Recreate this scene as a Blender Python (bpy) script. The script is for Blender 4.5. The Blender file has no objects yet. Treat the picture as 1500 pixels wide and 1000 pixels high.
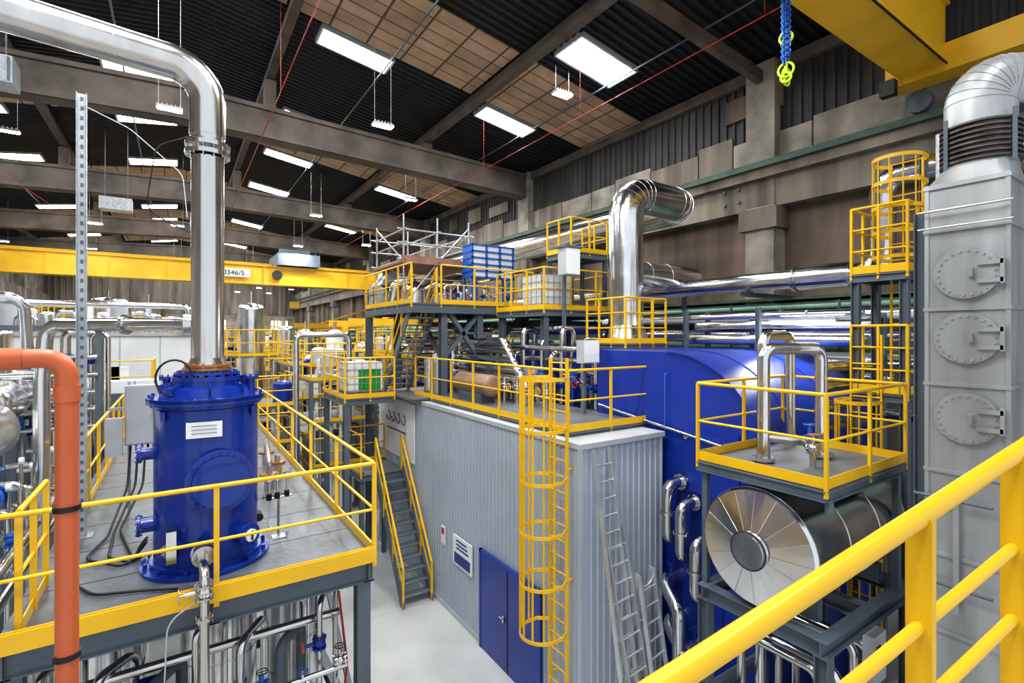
import bpy, math, random
from mathutils import Vector, Matrix
random.seed(7)
HZ = 6.9   # eye height above hall floor; all z below are given relative to eye level

# ------------------------------------------------------------------ materials
def mat(name, col, rough=0.5, metal=0.0, var=0.15, scale=3.0, bump=0.0, streak=False, emit=0.0, rvar=0.0, detail=4, dirt=None, dirtamt=0.5):
    m = bpy.data.materials.new(name); m.use_nodes = True
    nt = m.node_tree; N = nt.nodes; L = nt.links
    bs = N['Principled BSDF']
    bs.inputs['Roughness'].default_value = rough
    bs.inputs['Metallic'].default_value = metal
    tc = N.new('ShaderNodeTexCoord'); mp = N.new('ShaderNodeMapping')
    L.new(tc.outputs['Object'], mp.inputs['Vector'])
    if streak: mp.inputs['Scale'].default_value = (1, 1, 0.12)
    nz = N.new('ShaderNodeTexNoise'); nz.inputs['Scale'].default_value = scale; nz.inputs['Detail'].default_value = detail
    L.new(mp.outputs['Vector'], nz.inputs['Vector'])
    cr = N.new('ShaderNodeValToRGB')
    cr.color_ramp.elements[0].position = 0.32; cr.color_ramp.elements[1].position = 0.68
    d = dirt if dirt else tuple(c*(1-var) for c in col)
    l = tuple(min(1, c*(1+var*0.5)) for c in col)
    cr.color_ramp.elements[0].color = (*d, 1); cr.color_ramp.elements[1].color = (*l, 1)
    L.new(nz.outputs['Fac'], cr.inputs['Fac'])
    L.new(cr.outputs['Color'], bs.inputs['Base Color'])
    if rvar:
        mr = N.new('ShaderNodeMapRange'); mr.inputs['To Min'].default_value = max(0.03, rough-rvar); mr.inputs['To Max'].default_value = rough+rvar
        L.new(nz.outputs['Fac'], mr.inputs['Value']); L.new(mr.outputs['Result'], bs.inputs['Roughness'])
    if bump:
        bp = N.new('ShaderNodeBump'); bp.inputs['Strength'].default_value = bump; bp.inputs['Distance'].default_value = 0.02
        n2 = N.new('ShaderNodeTexNoise'); n2.inputs['Scale'].default_value = scale*4; n2.inputs['Detail'].default_value = 4
        L.new(mp.outputs['Vector'], n2.inputs['Vector'])
        L.new(n2.outputs['Fac'], bp.inputs['Height']); L.new(bp.outputs['Normal'], bs.inputs['Normal'])
    if emit:
        bs.inputs['Emission Color'].default_value = (*col, 1); bs.inputs['Emission Strength'].default_value = emit
    return m

def gridmat(name, c1, c2, sx, sy, mortar=0.02, rough=0.7, metal=0.0, vary=0.2, off=0.0, bw=0.5, rh=0.25):
    m = bpy.data.materials.new(name); m.use_nodes = True
    nt = m.node_tree; N = nt.nodes; L = nt.links; bs = N['Principled BSDF']
    bs.inputs['Roughness'].default_value = rough; bs.inputs['Metallic'].default_value = metal
    tc = N.new('ShaderNodeTexCoord'); mp = N.new('ShaderNodeMapping'); mp.inputs['Scale'].default_value = (sx, sy, 1)
    L.new(tc.outputs['Object'], mp.inputs['Vector'])
    br = N.new('ShaderNodeTexBrick'); br.offset = off
    br.inputs['Color1'].default_value = (*c1, 1); br.inputs['Color2'].default_value = (*[c*(1-vary) for c in c1], 1)
    br.inputs['Mortar'].default_value = (*c2, 1); br.inputs['Mortar Size'].default_value = mortar
    br.inputs['Scale'].default_value = 1.0; br.inputs['Brick Width'].default_value = bw; br.inputs['Row Height'].default_value = rh
    L.new(mp.outputs['Vector'], br.inputs['Vector'])
    nz = N.new('ShaderNodeTexNoise'); nz.inputs['Scale'].default_value = 1.3; nz.inputs['Detail'].default_value = 4
    L.new(tc.outputs['Object'], nz.inputs['Vector'])
    mx = N.new('ShaderNodeMix'); mx.data_type = 'RGBA'; mx.blend_type = 'MULTIPLY'; mx.inputs['Factor'].default_value = 0.6
    cr = N.new('ShaderNodeValToRGB'); cr.color_ramp.elements[0].position = .3; cr.color_ramp.elements[1].position = .65
    cr.color_ramp.elements[0].color = (.62, .58, .55, 1)
    L.new(nz.outputs['Fac'], cr.inputs['Fac'])
    L.new(br.outputs['Color'], mx.inputs['A']); L.new(cr.outputs['Color'], mx.inputs['B'])
    L.new(mx.outputs['Result'], bs.inputs['Base Color'])
    return m

YEL = mat('yellow_paint', (.80, .47, .012), .34, 0, .08, 2)
YELD = mat('crane_yellow_paint', (.76, .44, .02), .45, 0, .15, 1)
BLU = mat('blue_gloss_paint', (.009, .038, .27), .18, 0, .12, 1.5, rvar=.06)
BLU2 = mat('boiler_blue_cladding', (.010, .038, .30), .34, 0, .15, 1.0)
BLUL = mat('light_blue_paint', (.02, .12, .46), .35)
STL = mat('stainless_steel', (.66, .65, .63), .20, 1, .12, 4, rvar=.05, streak=True)
ALU = mat('aluminium_cladding', (.74, .75, .76), .19, 1, .14, 2.0, rvar=.07, bump=.05)
GALV = mat('galvanised_steel', (.45, .47, .49), .42, .7, .3, 14)
TOWER = mat('duct_grey_steel', (.43, .44, .445), .42, .5, .3, 2.2, rvar=.08, bump=.08, streak=True)
FRM = mat('frame_grey_paint', (.105, .132, .16), .5, 0, .15, 2)
FRML = mat('light_grey_paint', (.44, .46, .48), .45, 0, .1, 2)
WHT = mat('white_panel', (.76, .78, .79), .45, 0, .08, 1)
CONT = mat('grey_corrugated_cladding', (.41, .455, .52), .42, .1, .07, .8)
CONC = mat('raw_concrete', (.22, .185, .15), .85, 0, .55, 1.3, bump=.4, streak=True, detail=6)
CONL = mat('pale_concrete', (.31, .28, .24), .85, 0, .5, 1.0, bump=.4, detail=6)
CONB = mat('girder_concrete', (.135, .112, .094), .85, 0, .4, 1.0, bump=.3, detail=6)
STAIN = mat('stained_concrete', (.165, .125, .095), .9, 0, .7, .8, bump=.5, streak=True, detail=7)
FLR = mat('epoxy_floor', (.50, .51, .50), .33, 0, .16, .7, rvar=.08, detail=6)
ROOF = mat('dark_roof_sheet', (.020, .022, .026), .6, .1, .35, .8)
CLAD = mat('dark_wall_sheet', (.050, .049, .048), .65, .1, .5, 1.5, streak=True)
PANEL = gridmat('beige_roof_panel', (.56, .405, .275), (.12, .09, .065), .5, .75, .018, .85, 0, .25, 0, .6, .42)
GRAT = gridmat('steel_grating', (.07, .075, .08), (.26, .27, .28), 6, 6, .05, .5, .4, .1, 0, .25, .18)
PLATE = mat('deck_plate', (.15, .163, .178), .38, .3, .35, 3, rvar=.1, bump=.3)
ORG = mat('orange_pipe', (.56, .13, .045), .36, 0, .08, 3)
COP = mat('copper_brown', (.36, .17, .07), .4, .5, .2, 3)
TAN = mat('tan_insulation', (.30, .20, .13), .5, .2, .2, 3)
GRN = mat('pale_green_paint', (.25, .42, .34), .5, 0, .15, 2)
GRND = mat('dark_green_rail', (.055, .10, .07), .6, 0, .4, 2)
GRNB = mat('bright_green', (.02, .30, .06), .4)
RED = mat('red_cable', (.45, .02, .02), .5)
BLK = mat('black_rubber', (.012, .012, .012), .5)
RUST = mat('rust_bellows', (.14, .12, .11), .45, .7, .5, 5)
SKY = mat('skylight_glazing', (.93, .97, 1.0), .5, emit=36)
LED = mat('led_emitter', (1, .98, .94), .5, emit=70)
WINM = mat('window_glazing_warm', (1, .76, .45), .5, emit=1.6)
PLYW = mat('scaffold_board', (.33, .17, .13), .7, 0, .3, 3)
LIME = mat('lime_chain', (.50, .72, .02), .4)
SIGNB = mat('sign_blue', (.02, .06, .22), .4)
GLS = mat('gauge_face', (.85, .85, .82), .2)
LADM = mat('ladder_aluminium', (.62, .63, .64), .35, .6)

# ------------------------------------------------------------------ mesh builder
V = Vector
class B:
    def __init__(s, name):
        s.n = name; s.v = []; s.f = []; s.m = []; s.s = []; s.mats = []
    def mi(s, m):
        if m not in s.mats: s.mats.append(m)
        return s.mats.index(m)
    def add(s, vs, fs, m, sm=False):
        o = len(s.v); s.v += [tuple(p) for p in vs]; k = s.mi(m)
        for f in fs: s.f.append([i+o for i in f]); s.m.append(k); s.s.append(sm)
    def box(s, x0, x1, y0, y1, z0, z1, m):
        vs = [(x, y, z) for z in (z0, z1) for y in (y0, y1) for x in (x0, x1)]
        s.add(vs, [(0,2,3,1), (4,5,7,6), (0,1,5,4), (2,6,7,3), (0,4,6,2), (1,3,7,5)], m)
    def beam(s, p, q, w, h, m):
        p = V(p); q = V(q); d = (q-p).normalized()
        up = V((0,0,1)) if abs(d.z) < .95 else V((0,1,0))
        a = d.cross(up).normalized()*w/2; u = a.cross(d).normalized()*h/2
        vs = [c+i*a+j*u for c in (p, q) for (i, j) in ((-1,-1), (1,-1), (1,1), (-1,1))]
        s.add(vs, [(0,1,2,3), (7,6,5,4), (0,4,5,1), (1,5,6,2), (2,6,7,3), (3,7,4,0)], m)
    def hbeam(s, p, q, w, h, m, t=.015):
        p = V(p); q = V(q); d = (q-p).normalized()
        up = V((0,0,1)) if abs(d.z) < .95 else V((0,1,0))
        a = d.cross(up).normalized(); u = a.cross(d).normalized()
        off = u*(h/2-t/2)
        s.beam(p+off, q+off, w, t, m); s.beam(p-off, q-off, w, t, m); s.beam(p, q, t, h-2*t, m)
    def cyl(s, p, q, r, m, r2=None, seg=16, caps=True, sm=True):
        p = V(p); q = V(q); r2 = r if r2 is None else r2
        d = (q-p).normalized(); a = d.orthogonal().normalized(); b = d.cross(a)
        R = [(math.cos(2*math.pi*i/seg), math.sin(2*math.pi*i/seg)) for i in range(seg)]
        vs = [p+(a*c+b*t)*r for c, t in R]+[q+(a*c+b*t)*r2 for c, t in R]
        s.add(vs, [(i, (i+1) % seg, seg+(i+1) % seg, seg+i) for i in range(seg)], m, sm)
        if caps:
            s.add(vs[:seg], [tuple(range(seg))[::-1]], m); s.add(vs[seg:], [tuple(range(seg))], m)
    def sweep(s, pts, r, m, seg=12, caps=True):
        pts = [V(p) for p in pts]; n = len(pts)
        t = [(pts[min(i+1, n-1)]-pts[max(i-1, 0)]).normalized() for i in range(n)]
        a = t[0].orthogonal().normalized(); vs = []
        for i in range(n):
            a = (a-t[i]*a.dot(t[i])).normalized(); b = t[i].cross(a)
            for j in range(seg):
                an = 2*math.pi*j/seg
                vs.append(pts[i]+(a*math.cos(an)+b*math.sin(an))*r)
        fs = [(i*seg+j, i*seg+(j+1) % seg, (i+1)*seg+(j+1) % seg, (i+1)*seg+j) for i in range(n-1) for j in range(seg)]
        s.add(vs, fs, m, True)
        if caps:
            s.add(vs[:seg], [tuple(range(seg))[::-1]], m); s.add(vs[-seg:], [tuple(range(seg))], m)
    def rounded(s, pts, R, n=7):
        pts = [V(p) for p in pts]; out = [pts[0]]
        for i in range(1, len(pts)-1):
            P = pts[i]; d1 = (P-pts[i-1]); d2 = (pts[i+1]-P); l1 = d1.length; l2 = d2.length
            d1.normalize(); d2.normalize(); th = d1.angle(d2)
            if th < .05: out.append(P); continue
            Rr = min(R, .49*min(l1, l2)/math.tan(th/2)); t = Rr*math.tan(th/2)
            c = P+(d2-d1).normalized()*(Rr/math.cos(th/2)); s0 = P-d1*t; n1 = (c-s0).normalized()
            for k in range(n+1):
                al = th*k/n; out.append(c-n1*Rr*math.cos(al)+d1*Rr*math.sin(al))
        out.append(pts[-1]); return out
    def pipe(s, pts, r, m, bend=None, seg=12, n=7):
        s.sweep(s.rounded(pts, bend or r*2.2, n), r, m, seg)
    def duct(s, pts, r, m, bend=None, step=.9, seg=28):
        path = s.rounded(pts, bend or r*1.8, 7); s.sweep(path, r, m, seg)
        for i in range(len(path)-1):
            p, q = path[i], path[i+1]; L = (q-p).length; d = (q-p)/L if L > 1e-6 else V((0,0,1))
            k = max(1, int(L/step))
            for j in range(k):
                c = p+d*(L*j/k); s.cyl(c-d*.012, c+d*.012, r*1.018, m, seg=seg, caps=True)
    def lathe(s, o, ax, prof, m, seg=32, join=False):
        o = V(o); d = V(ax).normalized(); a = d.orthogonal().normalized(); b = d.cross(a)
        ring = lambda r, h: [o+d*h+(a*math.cos(2*math.pi*i/seg)+b*math.sin(2*math.pi*i/seg))*r for i in range(seg)]
        if join:
            vs = []
            for r, h in prof: vs += ring(r, h)
            s.add(vs, [(k*seg+i, k*seg+(i+1) % seg, (k+1)*seg+(i+1) % seg, (k+1)*seg+i) for k in range(len(prof)-1) for i in range(seg)], m, True)
        else:
            for k in range(len(prof)-1):
                s.add(ring(*prof[k])+ring(*prof[k+1]), [(i, (i+1) % seg, seg+(i+1) % seg, seg+i) for i in range(seg)], m, True)
    def dome(s, o, ax, r, h, m, seg=32, n=8):
        s.lathe(o, ax, [(max(.001, r*math.cos(math.pi/2*k/n)), h*math.sin(math.pi/2*k/n)) for k in range(n+1)], m, seg, True)
    def flange(s, p, ax, r, t, m, nb=12, bm=None, seg=28):
        p = V(p); d = V(ax).normalized(); s.cyl(p-d*t/2, p+d*t/2, r, m, seg=seg)
        a = d.orthogonal().normalized(); b = d.cross(a)
        for i in range(nb):
            an = 2*math.pi*i/nb; c = p+(a*math.cos(an)+b*math.sin(an))*r*.87
            s.cyl(c-d*(t/2+.018), c+d*(t/2+.018), max(.008, r*.05), bm or m, seg=6)
    def ring(s, p, ax, R, r, m, seg=24, a0=0, a1=2*math.pi, ref=None):
        p = V(p); d = V(ax).normalized()
        a = V(ref).normalized() if ref else d.orthogonal().normalized(); b = d.cross(a)
        s.sweep([p+(a*math.cos(a0+(a1-a0)*i/seg)+b*math.sin(a0+(a1-a0)*i/seg))*R for i in range(seg+1)], r, m, 6, True)
    def valve(s, p, ax, r, m, wheel=None):
        p = V(p); d = V(ax).normalized()
        s.flange(p-d*r*1.1, d, r*1.6, r*.3, m, 8); s.flange(p+d*r*1.1, d, r*1.6, r*.3, m, 8)
        s.lathe(p-d*r*1.1, d, [(r*.9, 0), (r*1.35, r*.6), (r*1.45, r*1.1), (r*1.35, r*1.6), (r*.9, r*2.2)], m, 16, True)
        u = V((0,0,1)) if abs(d.z) < .5 else V((-1,0,0))
        s.cyl(p, p+u*r*3, r*.45, m, seg=10); s.cyl(p+u*r*3, p+u*r*3.9, r*.15, m, seg=8)
        s.ring(p+u*r*3.8, u, r*1.3, r*.13, wheel or m, 18)
        s.beam(p+u*r*3.8-d*r*1.3, p+u*r*3.8+d*r*1.3, r*.15, r*.15, wheel or m)
    def done(s, parent=None):
        if not s.v: return None
        xs = [p[0] for p in s.v]; ys = [p[1] for p in s.v]; zs = [p[2] for p in s.v]
        c = V(((min(xs)+max(xs))/2, (min(ys)+max(ys))/2, min(zs)))
        me = bpy.data.meshes.new(s.n); me.from_pydata([V(p)-c for p in s.v], [], s.f)
        for m in s.mats: me.materials.append(m)
        me.polygons.foreach_set('material_index', s.m); me.polygons.foreach_set('use_smooth', s.s); me.update()
        o = bpy.data.objects.new(s.n, me); o.location = c+V((0, 0, HZ)); bpy.context.scene.collection.objects.link(o)
        return o
    # ---- composite parts
    def rail(s, pts, z, h=1.1, sp=1.1, m=None, toe=True, r=.021, mids=1):
        m = m or YEL; seen = set()
        for (x0, y0), (x1, y1) in zip(pts, pts[1:]):
            L = math.hypot(x1-x0, y1-y0); n = max(1, round(L/sp))
            for i in range(n+1):
                x = x0+(x1-x0)*i/n; y = y0+(y1-y0)*i/n; k = (round(x, 2), round(y, 2))
                if k in seen: continue
                seen.add(k); s.beam((x, y, z-.12), (x, y, z+h), .05, .035, m)
            s.cyl((x0, y0, z+h), (x1, y1, z+h), r*1.15, m, seg=10)
            for k in range(mids):
                zz = z+h*(k+1)/(mids+1); s.cyl((x0, y0, zz), (x1, y1, zz), r*.85, m, seg=8)
            if toe: s.beam((x0, y0, z+.05), (x1, y1, z+.05), .012, .13, m)
    def deck(s, x0, x1, y0, y1, z, m=None, fr=None, t=.16):
        fr = fr or FRM; s.box(x0, x1, y0, y1, z-.035, z, m or GRAT)
        for y in (y0, y1): s.hbeam((x0, y, z-.036-t/2), (x1, y, z-.036-t/2), .08, t, fr)
        for x in (x0, x1): s.hbeam((x, y0, z-.038-t/2), (x, y1, z-.038-t/2), .08, t, fr)
        n = int((y1-y0)/1.0)
        for i in range(1, n): s.hbeam((x0, y0+(y1-y0)*i/n, z-.11), (x1, y0+(y1-y0)*i/n, z-.11), .06, .12, fr)
    def stair(s, x0, x1, yb, zb, yt, zt, m=None, n=None):
        n = n or max(3, round(abs(zt-zb)/.2))
        for x in (x0, x1): s.beam((x, yb, zb), (x, yt, zt), .03, .24, FRM)
        for i in range(1, n):
            t = i/n; y = yb+(yt-yb)*t; z = zb+(zt-zb)*t
            s.box(x0, x1, y-.13, y+.13, z-.04, z, FRM); s.box(x0, x1, y-.13, y-.10, z, z+.012, GALV)
        for x in (x0, x1):
            for h, r in ((1.0, .03), (.52, .022)):
                s.cyl((x, yb, zb+h), (x, yt, zt+h), r, YEL, seg=10)
            for t in (0, .33, .66, 1):
                y = yb+(yt-yb)*t; z = zb+(zt-zb)*t; s.beam((x, y, z-.05), (x, y, z+1.0), .055, .045, YEL)
    def ladder(s, c, out, z0, z1, c0=None, c1=None, w=.45, m=None, R=.37, dz=.8):
        m = m or YEL; c = V((c[0], c[1], 0)); o = V((out[0], out[1], 0)).normalized(); sd = V((-o.y, o.x, 0))
        for k in (-1, 1):
            p = c+sd*k*w/2; s.beam(p+V((0,0,z0)), p+V((0,0,z1)), .06, .025, m)
        z = z0+.25
        while z < z1: s.cyl(c-sd*w/2+V((0,0,z)), c+sd*w/2+V((0,0,z)), .014, m, seg=6); z += .28
        if c0 is not None:
            n = max(2, round((c1-c0)/dz)); zs = [c0+(c1-c0)*i/n for i in range(n+1)]
            pts = [c+sd*w/2, c+sd*R+o*.2]+[c+o*(.38)+sd*R*math.cos(a)+o*R*math.sin(a) for a in [math.pi*i/14 for i in range(15)]]+[c-sd*R+o*.2, c-sd*w/2]
            for zz in zs:
                for p, q in zip(pts, pts[1:]): s.beam(p+V((0,0,zz)), q+V((0,0,zz)), .012, .06, m)
            for a in [math.pi*i/6 for i in range(7)]:
                p = c+o*.38+(sd*math.cos(a)+o*math.sin(a))*(R-.01); s.beam(p+V((0,0,c0)), p+V((0,0,c1)), .035, .012, m)
    def corr(s, p, q, z0, z1, m, pitch=.2, d=.035, nrm=(-1,0)):
        p = V((*p, 0)); q = V((*q, 0)); L = (q-p).length; t = (q-p)/L; n = V((*nrm, 0)); N = max(1, round(L/pitch)); pt = L/N; prof = []
        for i in range(N):
            for u, k in ((0, 0), (.52, 0), (.62, 1), (.90, 1)): prof.append(p+t*((i+u)*pt)+n*d*k)
        prof.append(q)
        vs = [a+V((0,0,z)) for z in (z0, z1) for a in prof]; K = len(prof)
        s.add(vs, [(i, i+1, K+i+1, K+i) for i in range(K-1)], m)

FL = -HZ
GY = [-4.1, 8.54, 21.2, 33.9, 46.5, 59.2, 71.8]
def roofz(x): return 8.3+.16*(15-x) if x > 0 else 10.7+.16*x*0.9

# ------------------------------------------------------------------ shell
b = B('floor'); b.box(-14, 16, -5, 86, FL-.2, FL, FLR)
for i in range(1, 8): b.box(-14, 16, i*12-.01, i*12+.01, FL, FL+.002, FRML)
b.done()

b = B('wall_right')
b.box(15.4, 15.7, -5, 85, FL, 8.6, STAIN)
b.box(15.25, 15.4, -5, 85, FL, 1.0, CONC)
b.box(14.85, 15.4, -5, 85, 3.85, 5.0, CONC); b.box(14.6, 15.4, -5, 85, 4.72, 5.0, CONC)
b.box(14.45, 14.95, -5, 85, 5.0, 5.12, GRND); b.box(14.62, 14.72, -5, 85, 5.12, 5.24, GRND)
b.box(15.2, 15.4, -5, 85, 5.0, 6.15, CONL)
y = -5
while y < 84:
    w = random.uniform(1.2, 3.4); h = random.uniform(5.9, 6.5)
    b.box(15.1, 15.3, y, min(85, y+w-.05), 5.0, h, random.choice([CONL, CONC, CONC])); y += w
b.corr((15.22, -5), (15.22, 85), 6.15, 8.5, CLAD, .3, .06)
y = -4
while y < 84:
    if random.random() < .35: b.box(15.08, 15.2, y, y+random.uniform(.8, 2), 6.6+random.uniform(0, .4), 7.3+random.uniform(0, .4), random.choice([CONC, STAIN]))
    y += 3
for y in GY:
    b.box(14.78, 15.4, y-.45, y+.45, FL, 3.9, CONL); b.box(14.82, 15.4, y-.45, y+.45, 5.0, 8.3, CONL); b.box(14.815, 15.0, y-.45, y+.45, 3.8, 4.73, CONC)
    b.box(14.65, 15.4, y-.6, y+.6, 3.2, 3.84, CONC)
    for dy in (.7, 1.2):
        for zz in (4.2, 4.6): b.cyl((14.78, y+dy, zz), (14.87, y+dy, zz), .06, FRM, seg=8)
for y in [g+6.3 for g in GY]: b.box(15.1, 15.4, y-.3, y+.3, FL, 3.85, CONC)
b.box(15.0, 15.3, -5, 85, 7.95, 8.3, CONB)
for zz, xx, mm in ((1.0, 14.6, GRND), (.82, 14.4, GRND)): b.box(xx, 15.3, 3, 85, zz, zz+.08, mm)
b.done()

b = B('wall_left'); b.box(-14.3, -14, -5, 86, FL, 8.6, CONL)
b.box(-14, -13.4, -5, 85, 3.85, 5.0, CONC)
for y in GY: b.box(-14, -13.2, y-.45, y+.45, FL, 8.3, CONL)
for i in range(12): b.box(-14.0, -13.97, 12+i*6, 16+i*6, 1, 3.4, FRML)
b.done()

b = B('wall_back'); b.box(-14.3, 15.7, 85, 85.3, FL, 11, CONL)
b.corr((-14, 84.95), (15.3, 84.95), 3.0, 10.5, CONC, .6, .08, (0, -1)); b.done()
for k, (xa, xb) in enumerate(((9.0, 11.2), (11.9, 14.4), (3, 6))):
    b = B('window_%d' % (k+1))
    b.box(xa, xb, 84.82, 84.88, -5.4, 2.2, WINM)
    n = 5
    for i in range(n+1): b.box(xa+(xb-xa)*i/n-.05, xa+(xb-xa)*i/n+.05, 84.7, 84.82, -5.4, 2.2, FRM)
    for i in range(9): b.box(xa, xb, 84.7, 84.82, -5.4+i*.95-.05, -5.4+i*.95+.05, FRM)
    b.done()

# roof
b = B('ceiling')
def roofstrip(x0, x1, y0, y1, m, dz=0., corr=False):
    if not corr:
        b.add([(x0, y0, roofz(x0)+dz), (x1, y0, roofz(x1)+dz), (x1, y1, roofz(x1)+dz), (x0, y1, roofz(x0)+dz)], [(0,1,2,3)], m)
    else:
        ys = []; n = max(1, round((y1-y0)/.3)); pt = (y1-y0)/n
        for i in range(n):
            for u, k in ((0, 0), (.5, 0), (.6, 1), (.9, 1)): ys.append((y0+(i+u)*pt, -.09*k))
        ys.append((y1, 0)); K = len(ys)
        vs = [(x, yy, roofz(x)+dz+dd) for x in (x0, x1) for yy, dd in ys]
        b.add(vs, [(i, i+1, K+i+1, K+i) for i in range(K-1)], m)
for x0, x1 in ((-14, 0), (0, 15.4)):
    roofstrip(x0, x1, -5, 85, ROOF, .12, True)
b.done()
PB = [(.9, 4.0)]+[(13.5+12.66*k, 16.8+12.66*k) for k in range(6)]
for k, (y0, y1) in enumerate(PB):
    b = B('ceiling_panel_band')
    for x0, x1 in ((-14, -11), (-10.8, -4.9), (-4.6, -.1), (-.1+.0, 2.8), (3.1, 9.3), (9.6, 15.0)):
        roofstrip(x0, x1, y0, y1, PANEL, -.02); 
        for yy in (y0, y1):
            b.add([(x0, yy, roofz(x0)-.02), (x1, yy, roofz(x1)-.02), (x1, yy, roofz(x1)+.15), (x0, yy, roofz(x0)+.15)], [(0,1,2,3)], PANEL)
        b.add([((x0), y0+1.63, roofz(x0)-.03), (x1, y0+1.63, roofz(x1)-.03), (x1, y0+1.68, roofz(x1)-.03), (x0, y0+1.68, roofz(x0)-.03)], [(0,1,2,3)], FRM)
    b.done()
# skylights
rows = []
for k in range(-1, 6):
    rows += [(11.4+12.66*k, 12.7+12.66*k), (17.0+12.66*k, 18.0+12.66*k)]
for y0, y1 in rows:
    if y0 < -4: continue
    b = B('skylight_strip')
    for xa in (-8.6, -2.4, 3.95, 10.15):
        if y0 < 9 and xa > 8: continue
        xb = xa+2.4
        b.add([(xa, y0, roofz(xa)-.05), (xb, y0, roofz(xb)-.05), (xb, y1, roofz(xb)-.05), (xa, y1, roofz(xa)-.05)], [(0,3,2,1)], SKY)
        for (p, q) in (((xa, y0), (xb, y0)), ((xa, y1), (xb, y1)), ((xa, y0), (xa, y1)), ((xb, y0), (xb, y1))):
            b.beam((*p, roofz(p[0])), (*q, roofz(q[0])), .08, .16, FRML)
    b.done()
for x in (-11, -4.8, 2.95, 9.45):
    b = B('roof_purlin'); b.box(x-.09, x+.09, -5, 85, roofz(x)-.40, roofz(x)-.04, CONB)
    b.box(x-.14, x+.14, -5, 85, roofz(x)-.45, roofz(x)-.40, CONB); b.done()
b = B('roof_girder'); b.beam((-14, 8.54, 8.3), (0, 8.54, 9.2), .2, .36, CONB); b.beam((0, 8.54, 9.2), (15, 8.54, 7.85), .2, .36, CONB); b.done()
for y in GY[2:]:
    b = B('roof_girder')
    vs = []
    for yy in (y-.3, y+.3):
        vs += [(-14, yy, 6.9), (0, yy, 7.5), (15, yy, 7.0), (15, yy, 8.2), (0, yy, 8.75), (-14, yy, 8.2)]
    b.add(vs, [(0,1,4,5), (1,2,3,4), (6,11,10,7), (7,10,9,8), (0,6,7,1), (1,7,8,2), (5,4,10,11), (4,3,9,10)], CONB)
    for yy in (y-.36, y+.3):
        for (xa, za, xb, zb) in ((-14, 7.0, 0, 7.6), (0, 7.6, 15, 7.1), (-14, 8.1, 0, 8.65), (0, 8.65, 15, 8.1)):
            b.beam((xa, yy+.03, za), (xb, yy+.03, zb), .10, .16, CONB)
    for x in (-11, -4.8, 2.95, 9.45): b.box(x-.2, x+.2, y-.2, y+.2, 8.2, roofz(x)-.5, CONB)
    b.done()
b = B('ceiling_conduit')
for x, z in ((-1.5, 8.9), (6.1, 9.4), (-7.5, 8.6), (12.2, 8.5)): b.cyl((x, -4, z), (x, 84, z), .03, FRM, seg=8)
b.done()

def lamp(x, y, z):
    b = B('high_bay_lamp'); b.box(x-.34, x+.34, y-.16, y+.16, z, z+.07, FRML); b.box(x-.31, x+.31, y-.13, y+.13, z-.012, z, LED)
    for i in range(6): b.box(x-.3+i*.11, x-.28+i*.11, y-.14, y+.14, z+.07, z+.13, FRML)
    for dx in (-.28, .28): b.cyl((x+dx, y, z+.07), (x+dx, y, roofz(x)-.05), .008, FRML, seg=6)
    b.done()
for (x, y, z) in ((5.7, 16.3, 6.95), (6.8, 31, 7), (10, 24.4, 6.95), (-.2, 18.6, 6.9), (10.7, 13.0, 8.0), (-4.9, 24, 7), (0, 36, 6.5), (-4, 38, 6.5),
                  (7.5, 40, 6.6), (1.5, 47.5, 6.6), (12, 38, 6.8), (-5.5, 50, 6.6), (6, 56, 6.5), (0, 56, 6.5), (11, 53, 6.5), (5.5, 5.0, 7.2), (0, 5, 7.2), (-8.5, 32, 6.8),
                  (-8, 62, 6.3), (-3, 62, 6.3), (2, 64, 6.3), (7, 64, 6.3), (12, 64, 6.3), (-6, 70, 6.2), (-1, 70, 6.2), (4, 74, 6.2), (9, 74, 6.2), (13, 74, 6.2), (7, 80, 6.0), (11, 80, 6.0), (3, 80, 6.0), (-10, 48, 6.4)):  # farthest lamps are extras, added to brighten the far end of the hall
    lamp(x, y, z)

b = B('red_safety_rope'); b.cyl((10.6, 0, 6.95), (10.6, 40, 6.75), .014, RED, seg=6)
for yy in (6, 12, 18, 24): b.cyl((10.6, yy, 6.9), (10.6, yy, roofz(10.6)-.1), .006, RED, seg=5)
b.done()
b = B('red_safety_rope'); b.cyl((2.6, 4, 7.4), (2.6, 34, 7.3), .014, RED, seg=6); b.cyl((2.6, 16.5, 7.35), (2.6, 16.5, 10.1), .01, RED, seg=5); b.done()
b = B('red_safety_rope'); b.cyl((-6.5, 10, 5.5), (-4, 34, 5.6), .012, RED, seg=6); b.cyl((-6.5, 10, 5.5), (-6.5, 10, 9.6), .01, RED, seg=5); b.cyl((-4, 34, 5.6), (-4, 34, 10), .01, RED, seg=5); b.done()

# ------------------------------------------------------------------ cranes
b = B('overhead_crane')
b.box(-13.0, 13.9, 41, 41.7, 3.75, 5.05, YELD); b.box(-13.0, 13.9, 40.9, 41.8, 3.7, 3.76, YELD); b.box(-13.0, 13.9, 40.9, 41.8, 5.05, 5.11, YELD)
b.box(-13.0, 13.9, 43.6, 44.3, 3.9, 5.6, YELD)
b.box(13.6, 14.4, 39.6, 45.7, 4.55, 5.1, YELD); b.box(-13.3, -12.7, 39.6, 45.7, 4.5, 5.1, YELD)
for i in range(9): b.box(-12.7+i*3, -12.65+i*3, 40.93, 41.0, 3.78, 5.05, YELD)
for yy in (40.4, 45): b.cyl((14.5, yy, 5.3), (14.7, yy, 5.3), .25, FRM, seg=16)
b.box(6.2, 9.2, 40.6, 44.8, 5.2, 6.1, FRM); b.cyl((6.6, 42.6, 6.2), (8.8, 42.6, 6.2), .5, FRM, seg=20)
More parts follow.
